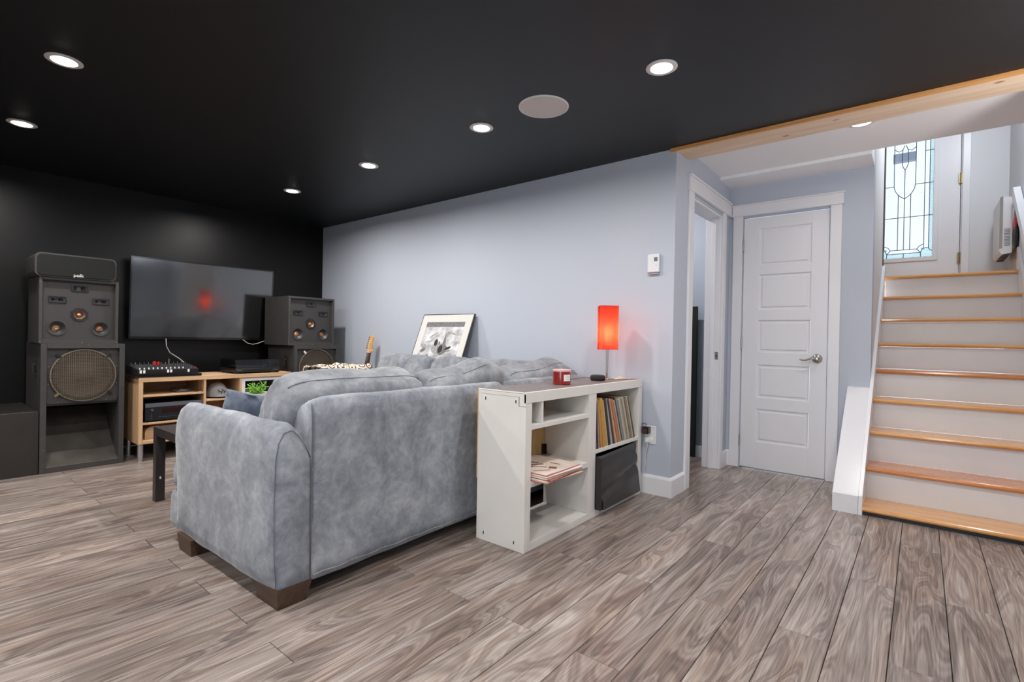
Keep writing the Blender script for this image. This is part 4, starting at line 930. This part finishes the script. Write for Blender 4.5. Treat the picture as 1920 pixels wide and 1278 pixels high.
def sub_cab(label, xf, y0, y1, z1, dep, grp, clip):
    w = y1-y0; yc = (y0+y1)/2; e = .034
    t = thing('subwoofer', label, 'loudspeaker', (xf-dep/2, yc, 0), group=grp)
    b = B(); box(b, xf-dep, xf, y0, y0+e, 0, z1, bev=.002); box(b, xf-dep, xf, y1-e, y1, 0, z1, bev=.002); box(b, xf-dep, xf, y0+e, y1-e, 0, .042); box(b, xf-dep, xf, y0+e, y1-e, z1-e, z1); box(b, xf-dep, xf-dep+.02, y0+e, y1-e, .042, z1-e)
    obj('cabinet', b, M_cab, t, world=True)
    xb = xf-.026; zb = .492; zc = (zb+z1-e)/2; R_ = .193
    obj('baffle', bx(xb-.018, xb-.012, y0+e, y1-e, zb, z1-e), M_blackpl, t, world=True)
    b = B(); n = 64; sq = []
    for k in range(n):
        a = 2*PI*k/n; c_, s_ = math.cos(a), math.sin(a); m_ = min((w/2-e)/max(abs(c_), 1e-6), ((z1-e-zb)/2)/max(abs(s_), 1e-6)); sq.append((yc+c_*m_, zc+s_*m_))
    A_ = [b.verts.new((xb, *p)) for p in sq]; C_ = [b.verts.new((xb, yc+.178*math.cos(2*PI*k/n), zc+.178*math.sin(2*PI*k/n))) for k in range(n)]
    D_ = [b.verts.new((xb-.018, yc+.178*math.cos(2*PI*k/n), zc+.178*math.sin(2*PI*k/n))) for k in range(n)]
    for k in range(n): b.faces.new((A_[k], A_[(k+1) % n], C_[(k+1) % n], C_[k])); b.faces.new((C_[k], C_[(k+1) % n], D_[(k+1) % n], D_[k]))
    obj('front_baffle', b, M_baffle, t, world=True)
    obj('speaker_cone', lathe(B(), [(.176, -.004), (.165, .002), (.155, -.008), (.075, -.0115), (.055, -.004), (.035, .001), (.0001, .003)], (xb, yc, zc), 'x', 48), M_cone, t, world=True, smooth=True)
    rim = lathe(B(), [(R_, .004), (R_+.003, .010), (R_, .016), (R_-.006, .016), (R_-.006, .004)], (xb, yc, zc), 'x', 56)
    obj('grille_ring', rim, M_meshm, t, world=True, auto=60)
    b = B(); nW = 36; st_ = 2*R_/nW
    for k in range(1, nW):
        d = -R_+st_*k; l = math.sqrt(max(0, R_**2-d*d))-.002
        if l < .01: continue
        dome = lambda q: xb+.016+.012*(1-(q/R_)**2)
        seg = 6
        for ax in (0, 1):
            pts = []
            for q in range(seg+1):
                s_ = -l+2*l*q/seg; rr = math.hypot(d, s_)
                pts.append((dome(min(rr, R_)), yc+(d if ax == 0 else s_), zc+(s_ if ax == 0 else d)))
            tube(b, pts, .00125, 3, caps=False)
    obj('wire_grille', b, M_meshm, t, world=True, kind='stuff')
    for a in clip:
        c_, s_ = math.cos(a), math.sin(a); bm = B(); box(bm, -.001, .005, -.009, .009, -.016, .018, bev=.001); bmesh.ops.rotate(bm, verts=bm.verts, cent=(0,0,0), matrix=Matrix.Rotation(-(PI/2-a), 3, 'X') if True else None)
        bmesh.ops.translate(bm, verts=bm.verts, vec=(xb+.014, yc+c_*(R_+.012), zc+s_*(R_+.012))); obj('grille_clip', bm, M_brass if abs(a-math.radians(222)) < .01 else (M_whitepl if abs(a-math.radians(130)) < .01 else M_blackpl), t, world=True)
    for k in range(10):
        a = 2*PI*k/10+.3; m_ = min((w/2-e)/abs(math.cos(a)), ((z1-e-zb)/2)/abs(math.sin(a)))-.012
        obj('screw', lathe(B(), [(.004, 0), (.003, .002), (.0001, .002)], (xb, yc+math.cos(a)*m_, zc+math.sin(a)*m_), 'x', 8), M_chip, t, world=True)
    # curved horn chute below the driver
    b = B(); pts = [(xf-.40, .42), (xf-.36, .36), (xf-.30, .275), (xf-.22, .19), (xf-.13, .12), (xf-.05, .065), (xf-.004, .0425)]
    V = [[b.verts.new((x, y, z)) for y in (y0+e, y1-e)] for x, z in pts]
    for a_, c_ in zip(V, V[1:]): b.faces.new((a_[0], a_[1], c_[1], c_[0]))
    obj('horn_chute', b, mat('satin_black_chute', (74, 70, 66), .3, var=.25, vscale=7) if 'satin_black_chute' not in bpy.data.materials else bpy.data.materials['satin_black_chute'], t, world=True, smooth=True)
    b = B(); poly = [(xf-.002, .043), (xf-.05, .066), (xf-.13, .121), (xf-.22, .191), (xf-.30, .276), (xf-.36, .361), (xf-.40, .421), (xf-.40, .043)]
    prism(b, poly, 'y', y1-e-.004, y1-e); obj('horn_cheek', b, M_cab, t, world=True)
    obj('horn_roof', bx(xf-.40, xb-.0, y0+e, y1-e, zb-.016, zb-.0005), M_blackpl, t, world=True)
    obj('worn_edge', bx(xf-.0005, xf+.0008, y0+e, y1-e, .0405, .0432), M_chip, t, world=True)
    hh = B(); tube(hh, [(xf-.16, y0-.001, .70), (xf-.16, y0-.016, .71), (xf-.16, y0-.018, .77), (xf-.16, y0-.001, .78)], .004, 6); box(hh, xf-.19, xf-.13, y0-.004, y0, .68, .80, bev=.002)
    obj('side_handle', hh, M_chrome if False else mat('worn_handle', (70, 68, 66), .35, .6) if 'worn_handle' not in bpy.data.materials else bpy.data.materials['worn_handle'], t, world=True)
    for a, c in ((y0+.002, z1-.002), (y1-.003, .60), (y0+.004, .43), (y0+.02, .17), (yc+.02, z1-.003), (y1-.05, z1-.01)):
        obj('paint_chip', bx(xf-.001, xf+.0006, a-.0025, a+.0025, c-.002, c+.002), M_chip, t, world=True)
    return t
sub_cab('left large black bass speaker cabinet with a round wire grille', -3.566, -2.554, -2.067, .927, .575, 'bass cabinets', (math.radians(222), math.radians(318), math.radians(45), math.radians(135)))
mid_cab('black six driver speaker cabinet stacked on the left bass cabinet', -3.566, -2.567, -2.112, .9275, 1.402, .42, 'six driver cabinets')
sub_cab('right large black bass speaker cabinet partly hidden by sofa cushions', -3.57, -.69, -.192, .915, .55, 'bass cabinets', (math.radians(130),))
mid_cab('black six driver speaker cabinet stacked on the right bass cabinet', -3.585, -.748, -.250, .9155, 1.405, .50, 'six driver cabinets')
# centre channel speaker
y0, y1, z0, z1, xf = -2.592, -2.130, 1.4025, 1.572, -3.556
cc = thing('centre_speaker', 'long rounded black centre speaker on top of the left tower', 'loudspeaker', (xf-.15, (y0+y1)/2, z0))
pr_ = [(yy+(y0+y1)/2, zz+(z0+z1)/2) for yy, zz in rrect(y1-y0, z1-z0, .035, 6)]
obj('cabinet', prism(B(), pr_, 'x', xf-.36, xf), M_cab, cc, world=True, auto=50)
pr_ = [(yy+(y0+y1)/2, zz+(z0+z1)/2) for yy, zz in rrect(y1-y0-.022, z1-z0-.022, .030, 6)]
gr = obj('cloth_grille', prism(B(), pr_, 'x', xf-.001, xf+.010), mat('black_grille_cloth', (12, 14, 14), .9), cc, world=True, auto=50)
text_mesh('logo', 'polk', .034, mat('silver_logo', (225, 225, 222), .4), cc, (.150+.0106, .005, .022), (PI/2, 0, PI/2))

# ---------------------------------------------------------------- television
tv = thing('television', 'large black flat television tilted forward on the black wall', 'television', (-4.165, -1.272, .958), rot=(0, math.radians(3.5), math.radians(-1.9)))
TW, TH = 1.245, .735
obj('housing', bx(-.045, -.004, -TW/2+.004, TW/2-.004, .004, TH-.004, bev=.004), M_blackpl, tv)
b = B(); t_ = .012
for a in ((-TW/2, TW/2, 0, .022), (-TW/2, TW/2, TH-t_, TH), (-TW/2, -TW/2+t_, .022, TH-t_), (TW/2-t_, TW/2, .022, TH-t_)): box(b, -.006, .004, *a, bev=.001)
obj('bezel', b, M_darkgl, tv)
scm = mat('dark_glass_screen', (6, 7, 8), .10, spec=.8, coat=1.0)
scm.node_tree.nodes['Principled BSDF'].inputs['Coat Roughness'].default_value = .07; scm.node_tree.nodes['Principled BSDF'].inputs['IOR'].default_value = 1.8
obj('screen', bx(-.004, .001, -TW/2+t_, TW/2-t_, .022, TH-t_), scm, tv)
obj('wall_mount', bx(-.075, -.045, -.2, .2, .22, .52, bev=.003), M_blackpl, tv)
obj('standby_light', bx(.004, .006, TW/2-.06, TW/2-.052, .006, .012), mat('red_led', (255, 40, 40), .5, emit=(255, 30, 30), estr=3), tv)
o = obj('television_cable', tube(B(), [(-4.14, -1.62, .965), (-4.13, -1.62, .90), (-4.02, -1.625, .84), (-3.85, -1.60, .79), (-3.74, -1.605, .765)], .004, 6), mat('pale_cable', (196, 190, 182), .5)); tag(o, 'pale cable hanging from the television to the mixing console', 'cable')
o = obj('television_cable', tube(B(), [(-4.12, -.95, .962), (-4.12, -.90, .925), (-4.12, -.85, .915), (-4.12, -.80, .925), (-4.12, -.75, .945), (-4.12, -.70, .957)], .0035, 6), bpy.data.materials['pale_cable']); tag(o, 'pale cable sagging below the right corner of the television', 'cable')

# ---------------------------------------------------------------- media bench
xf, xb = -3.47, -3.87; y0, y1 = -2.0, -.770; zb, zt = .140, .662
mb = thing('media_bench', 'pale oak low media bench under the television', 'media bench', (-3.67, -1.1, 0))
def MP(n, *a, m=M_oak): return obj(n, bx(*a, bev=.0015), m, mb, world=True)
MP('top_panel', xb, xf, y0, y1, zt-.036, zt); MP('bottom_panel', xb, xf, y0+.0305, y1-.0305, zb, zb+.026)
MP('side_panel', xb, xf, y0, y0+.03, zb, zt-.0365, m=M_oakz); MP('side_panel', xb, xf, y1-.03, y1, zb, zt-.0365, m=M_oakz)
MP('divider', xb+.002, xf-.004, -1.536, -1.518, zb+.0265, zt-.0365, m=M_oakz); MP('divider', xb+.002, xf-.004, -1.245, -1.227, zb+.0265, zt-.0365, m=M_oakz); MP('divider', xb+.002, xf-.004, -.86, -.842, zb+.0265, zt-.0365, m=M_oakz)
MP('shelf', xb+.004, xf-.006, y0+.0305, -1.5365, .508, .524); MP('shelf', xb+.004, xf-.006, y0+.0305, -1.5365, .289, .305)
MP('shelf', xb+.004, xf-.006, -1.5175, -1.2455, .440, .456); MP('shelf', xb+.004, xf-.006, -1.2265, -.8605, .440, .456)
MP('back_panel', xb-.004, xb, y0+.01, y1-.01, zb+.01, zt-.04)
b = B()
for a in ((-1.225, -.862, .595, .622), (-1.225, -1.195, .457, .595), (-.89, -.862, .457, .595)): box(b, xf-.035, xf-.012, *a)
obj('white_door_frame', b, M_whitepl, mb, world=True); obj('door_glass', bx(xf-.026, xf-.022, -1.195, -.89, .4575, .595), M_cover, mb, world=True)
for yy in (-1.975, -1.39, -.80):
    for xx in (xf-.035, xb+.05):
        l_ = obj('leg', cyl(B(), (xx, yy, .012), (xx, yy, .1395), .020, 20), M_steelleg, mb, world=True, auto=40)
        obj('foot', cyl(B(), (xx+3.67, yy+1.1, 0), (xx+3.67, yy+1.1, .012), .013, 16), M_whitepl, l_, auto=40)
# equipment on and in the bench
tr = thing('equipment_tray', 'black tray under the mixing console on the media bench', 'tray', (-3.64, -1.79, .6625))
obj('tray_body', bx(-.155, .172, -.235, .235, 0, .022, bev=.004), M_darkgl, tr)
mc = thing('mixing_console', 'black mixing console with rows of small knobs on the media bench', 'mixing console', (-3.64, -1.79, .6848))
prof = [(-.15, 0), (.150, 0), (.158, .036), (.150, .040), (-.10, .066), (-.15, .066)]
obj('chassis', prism(B(), [(x, z) for x, z in prof], 'y', -.215, .215), mat('console_black', (34, 34, 36), .4), mc, auto=30)
kn = {}
def knob_mesh(r, h, m):
    bm = cyl(B(), (0, 0, 0), (0, 0, h), r, 8, r1=r*.8); me = bpy.data.meshes.new('knob'); bmesh.ops.recalc_face_normals(bm, faces=bm.faces); bm.to_mesh(me); bm.free(); me.materials.append(m); return me
kw, kd, kr, ks = knob_mesh(.0055, .013, M_whitepl), knob_mesh(.005, .013, M_silver), knob_mesh(.0055, .013, M_red), knob_mesh(.004, .020, M_chrome)
for c in range(14):
    yy = -.195+.030*c
    for r_ in range(6):
        xx = .135-.046*r_; zz = .0405+.104*(.150-xx)*1.0 if xx > -.10 else .066
        me = kw if r_ == 0 and c < 11 else (kr if (r_ == 0 and c == 13) else (ks if r_ == 5 else kd))
        o = bpy.data.objects.new('knob', me); COL.objects.link(o); o.parent = mc; o.location = (xx, yy, zz)
for yy in (-.195, -.172, -.010, .012, .138): obj('tape_label', bx(.156, .160, yy-.007, yy+.007, .012, .036), M_paper, mc)
obj('red_connector', bx(-.06, -.04, -.055, -.036, .062, .094, bev=.004), M_red, mc); obj('red_connector', bx(-.06, -.04, -.026, -.010, .062, .090, bev=.004), M_red, mc)
obj('jack_plug', cyl(B(), (-.04, .055, .062), (-.04, .055, .115), .006, 10), M_chrome, mc, auto=40)
tt = thing('turntable', 'black turntable with a smoked clear dust cover on the media bench', 'turntable', (-3.645, -1.08, .6625))
obj('plinth', bx(-.165, .172, -.205, .205, .012, .045, bev=.004), M_blackpl, tt)
for a, c in ((-.14, -.18), (-.14, .18), (.14, -.18), (.14, .18)): obj('foot', cyl(B(), (a, c, 0), (a, c, .012), .018, 14), M_blackpl, tt, auto=40)
obj('platter', lathe(B(), [(.0001, .047), (.145, .047), (.147, .052), (.145, .062), (.0001, .062)], (0, -.035, 0), 'z', 40), M_silver, tt, auto=40)
obj('tonearm', tube(B(), [(-.10, .165, .080), (.0, .150, .080), (.09, .09, .070)], .004, 8), M_chrome, tt, smooth=True)
obj('tonearm_base', cyl(B(), (-.10, .165, .045), (-.10, .165, .085), .016, 16), M_silver, tt, auto=40)
b = B(); a_ = (-.16, .168, -.200, .196)
prof = [(a_[0], .047), (a_[1], .047), (a_[1]-.012, .125), (a_[0], .125)]
prism(b, prof, 'y', a_[2], a_[3]); bmesh.ops.delete(b, geom=[f_ for f_ in b.faces if abs(f_.calc_center_median().z-.047) < .001], context='FACES_ONLY')
obj('dust_cover', b, M_cover, tt)
for yy in (-.17, .155): obj('nameplate', bx(.1722, .1735, yy-.022, yy+.022, .028, .032), M_chip, tt)
rc = thing('receiver', 'black audio receiver with a silver top strip inside the media bench', 'receiver', (-3.66, -1.745, .3055))
obj('chassis', bx(-.16, .165, -.2, .2, .012, .150, bev=.003), M_blackpl, rc)
for a, c in ((-.12, -.16), (-.12, .16), (.12, -.16), (.12, .16)): obj('foot', cyl(B(), (a, c, 0), (a, c, .012), .016, 12), M_blackpl, rc, auto=40)
obj('front_panel', bx(.165, .172, -.205, .205, .012, .118), mat('brushed_black_front', (40, 42, 46), .25, .3), rc)
obj('silver_strip', bx(.165, .174, -.205, .205, .1185, .150), mat('brushed_silver', (150, 154, 162), .25, .8), rc)
obj('display_window', bx(.1722, .1735, -.09, .12, .070, .100), mat('display_dark_red', (44, 18, 18), .15), rc)
obj('volume_dial', cyl(B(), (.172, -.163, .098), (.188, -.163, .098), .011, 20), M_chrome, rc, auto=40)
for k in range(3): obj('button', cyl(B(), (.172, -.163, .030+.02*k), (.176, -.163, .030+.02*k), .005, 12), M_silver, rc, auto=40)
for k in range(12): obj('small_button', bx(.1722, .175, -.11+.022*k, -.098+.022*k, .034, .039), M_silver, rc)
bd = thing('media_box', 'small flat dark box with cables on the upper bench shelf', 'device', (-3.62, -1.66, .5245))
obj('body', lathe(B(), [(.0001, 0), (.075, 0), (.080, .006), (.074, .026), (.0001, .030)], (0, 0, 0), 'z', 28), mat('dusty_brown_plastic', (72, 60, 56), .5), bd, auto=50)
o = obj('loose_cable', tube(B(), [(-3.60, -1.72, .528), (-3.55, -1.70, .545), (-3.56, -1.66, .575), (-3.55, -1.62, .570), (-3.52, -1.59, .545), (-3.50, -1.60, .530), (-3.51, -1.57, .528), (-3.50, -1.545, .545), (-3.50, -1.55, .560), (-3.50, -1.565, .556)], .0032, 6), M_blackpl); tag(o, 'thin black cable looped on the upper bench shelf', 'cable')
hat = thing('cap', 'grey cap with a black printed crest in the middle bench bay', 'cap', (-3.60, -1.385, .4565))
bm = B(); bmesh.ops.create_uvsphere(bm, u_segments=28, v_segments=16, radius=1)
bmesh.ops.delete(bm, geom=[v for v in bm.verts if v.co.z < -.05], context='VERTS'); bmesh.ops.scale(bm, verts=bm.verts, vec=(.10, .088, .125)); jitter(bm, .003, 20, 2); bmesh.ops.translate(bm, verts=bm.verts, vec=(0, 0, .010))
obj('crown', bm, M_greyfab, hat, smooth=True)
bm = B(); n = 20; A_ = []; C_ = []
for k in range(n+1):
    a = -PI/2*.9+k/n*PI*.9; A_.append(bm.verts.new((.085*math.cos(a), .085*math.sin(a), .006))); C_.append(bm.verts.new((.12*math.cos(a)+.004, .088*math.sin(a), .002)))
for k in range(n): bm.faces.new((A_[k], A_[k+1], C_[k+1], C_[k]))
obj('visor', bm, M_blackpl, hat)
for k, (yy, zz, l_, a) in enumerate(((-.005, .055, .035, .3), (.015, .066, .028, -.4), (.0, .045, .020, 1.1), (.03, .052, .022, .7), (-.02, .062, .018, -1.0))):
    pts = []
    for q in range(5):
        s_ = (q/4-.5)*l_; y_ = yy+s_*math.cos(a); z_ = zz+s_*math.sin(a)+.004*math.sin(q*1.6); kx = max(0, 1-(y_/.088)**2-((z_-.01)/.125)**2)**.5
        pts.append((.1015*kx+.001, y_, z_))
    obj('printed_crest', tube(B(), pts, .003, 5), M_blackpl, hat)
ar = thing('wooden_arch', 'small pale wooden arched case in the lowest bench bay', 'case', (-3.60, -1.87, .1665))
bm = B(); pts = [(-.07, 0)]+[(-.07+.07*(1-math.cos(PI*k/14)), .055+.045*math.sin(PI*k/14)) for k in range(15)]+[(.07, 0)]
prism(bm, pts, 'x', -.08, .08); obj('case_body', bm, M_oak, ar, auto=40)
obj('case_face', (lambda b_: prism(b_, [(y*.86, .008+z*.84) for y, z in pts], 'x', .0802, .083))(B()), mat('tan_case_face', (176, 148, 116), .6), ar)

# ---------------------------------------------------------------- coffee table and plant
ct = thing('coffee_table', 'square black brown coffee table beyond the near sofa arm', 'table', (-2.08, -1.94, 0))
obj('tabletop', bx(-.275, .275, -.275, .275, .40, .450, bev=.0015), M_lackw, ct)
for a in (-1, 1):
    for c in (-1, 1):
        cx_, cy_ = a*.25-.02*0, c*.25
        l_ = obj('leg', bx(cx_-.025, cx_+.025, cy_-.025, cy_+.025, 0, .3995, bev=.001), M_lackw, ct)
        if a == -1 and c == -1: obj('paint_chip', bx(cx_+.025-.0005, cx_+.0256, cy_-.004, cy_+.004, .135, .15), M_paper, l_)
pt = thing('potted_plant', 'small bushy green plant in a white pot on the coffee table', 'plant', (-2.05, -1.735, .4505))
obj('pot', lathe(B(), [(.0001, 0), (.055, 0), (.078, .180), (.083, .195), (.077, .195), (.071, .175), (.0001, .170)], (0, 0, 0), 'z', 32), M_paper, pt, auto=40)
obj('soil', lathe(B(), [(.0001, .178), (.070, .178), (.070, .172), (.0001, .172)], (0, 0, 0), 'z', 24), mat('potting_soil', (56, 40, 30), .9), pt)
random.seed(21)
for s_ in range(34):
    a = random.uniform(0, 2*PI); l_ = random.uniform(.04, .09); sp_ = random.uniform(.1, .95)
    p = Vector((random.uniform(-.03, .03), random.uniform(-.03, .03), .176)); d = Vector((math.cos(a)*sp_, math.sin(a)*sp_, 1)).normalized()
    pts = [p+d*l_*q/4+Vector((0, 0, -.010*(q/4)**2*sp_)) for q in range(5)]
    bm = tube(B(), pts, .0016, 5)
    for q in range(1, 5):
        for sd in (-1, 1):
            u, v = frame_of(d); dd = (d*.6+(u*math.cos(q*2.1+s_)+v*math.sin(q*2.1+s_))*sd*.9).normalized()
            ll = .026; wv = dd.cross(d).normalized()*.0042; b0 = pts[q]; b1 = b0+dd*ll*.5; b2 = b0+dd*ll
            vs = [bm.verts.new(x) for x in (b0, b1+wv, b2, b1-wv, b1+d*.003)]
            bm.faces.new((vs[0], vs[1], vs[4])); bm.faces.new((vs[1], vs[2], vs[4])); bm.faces.new((vs[2], vs[3], vs[4])); bm.faces.new((vs[3], vs[0], vs[4]))
    obj('sprig', bm, M_green, pt)

# ---------------------------------------------------------------- electric guitar standing by the wall
gt = thing('electric_guitar', 'electric guitar with a maple headstock standing against the grey wall', 'guitar', (-3.285, -.17, 0), rot=(math.radians(-5.5), math.radians(8), 0))
M_maple = wood_mat('maple', (214, 158, 88), (232, 182, 116), (30, 30, 4), .35)
outl = chaikin([(-.15, .02), (-.17, .12), (-.13, .20), (-.16, .30), (-.13, .40), (-.06, .36), (-.03, .33), (.04, .33), (.07, .37), (.12, .36), (.13, .27), (.11, .19), (.16, .10), (.14, .01), (.05, -.02), (-.06, -.01)], 2)
obj('body', prism(B(), [(x, z+.03) for x, z in outl], 'y', -.02, .024), M_darkgl, gt, auto=50)
obj('pickguard', prism(B(), [(x*.6+.01, z*.7+.08) for x, z in outl], 'y', -.023, -.0205), M_paper, gt)
b = B(); vs0 = [(-.028, .34), (.028, .34), (.021, .86), (-.021, .86)]
obj('neck', prism(B(), vs0, 'y', -.030, -.006), wood_mat('rosewood', (66, 44, 34), (92, 64, 48), (40, 40, 4), .5), gt)
hs = [(-.021, .86), (-.027, .885), (-.036, .91), (-.032, .95), (-.026, .99), (-.018, 1.02), (.004, 1.045), (.026, 1.043), (.034, 1.025), (.027, 1.008), (.030, .95), (.030, .905), (.048, .885), (.040, .872), (.021, .862)]
obj('headstock', prism(B(), [(x, z) for x, z in hs], 'y', -.024, -.010), M_maple, gt)
for k in range(6):
    z = .905+.022*k; x = -.034+.0032*k
    obj('tuning_peg', (lambda b_: (cyl(b_, (x-.016, -.017, z), (x, -.017, z), .003, 8), cyl(b_, (x-.022, -.017, z), (x-.014, -.017, z), .0062, 8), b_)[2])(B()), M_lackw, gt)
for k in range(14): obj('fret', bx(-.0265+.0004*k, .0265-.0004*k, -.0312, -.030, .36+.035*k, .3615+.035*k), M_chrome, gt)
for k in range(6): obj('string', tube(B(), [(-.018+.0072*k, -.033, .2), (-.014+.0056*k, -.0325, .865), (-.020+.006*k, -.026, .905+.022*k)], .0006, 4), M_chrome, gt)
o = obj('cord_post', tube(B(), [(.005, -.0245, .90), (.008, -.0245, .93), (.004, -.0245, .965)], .0022, 5), M_lackw, gt)
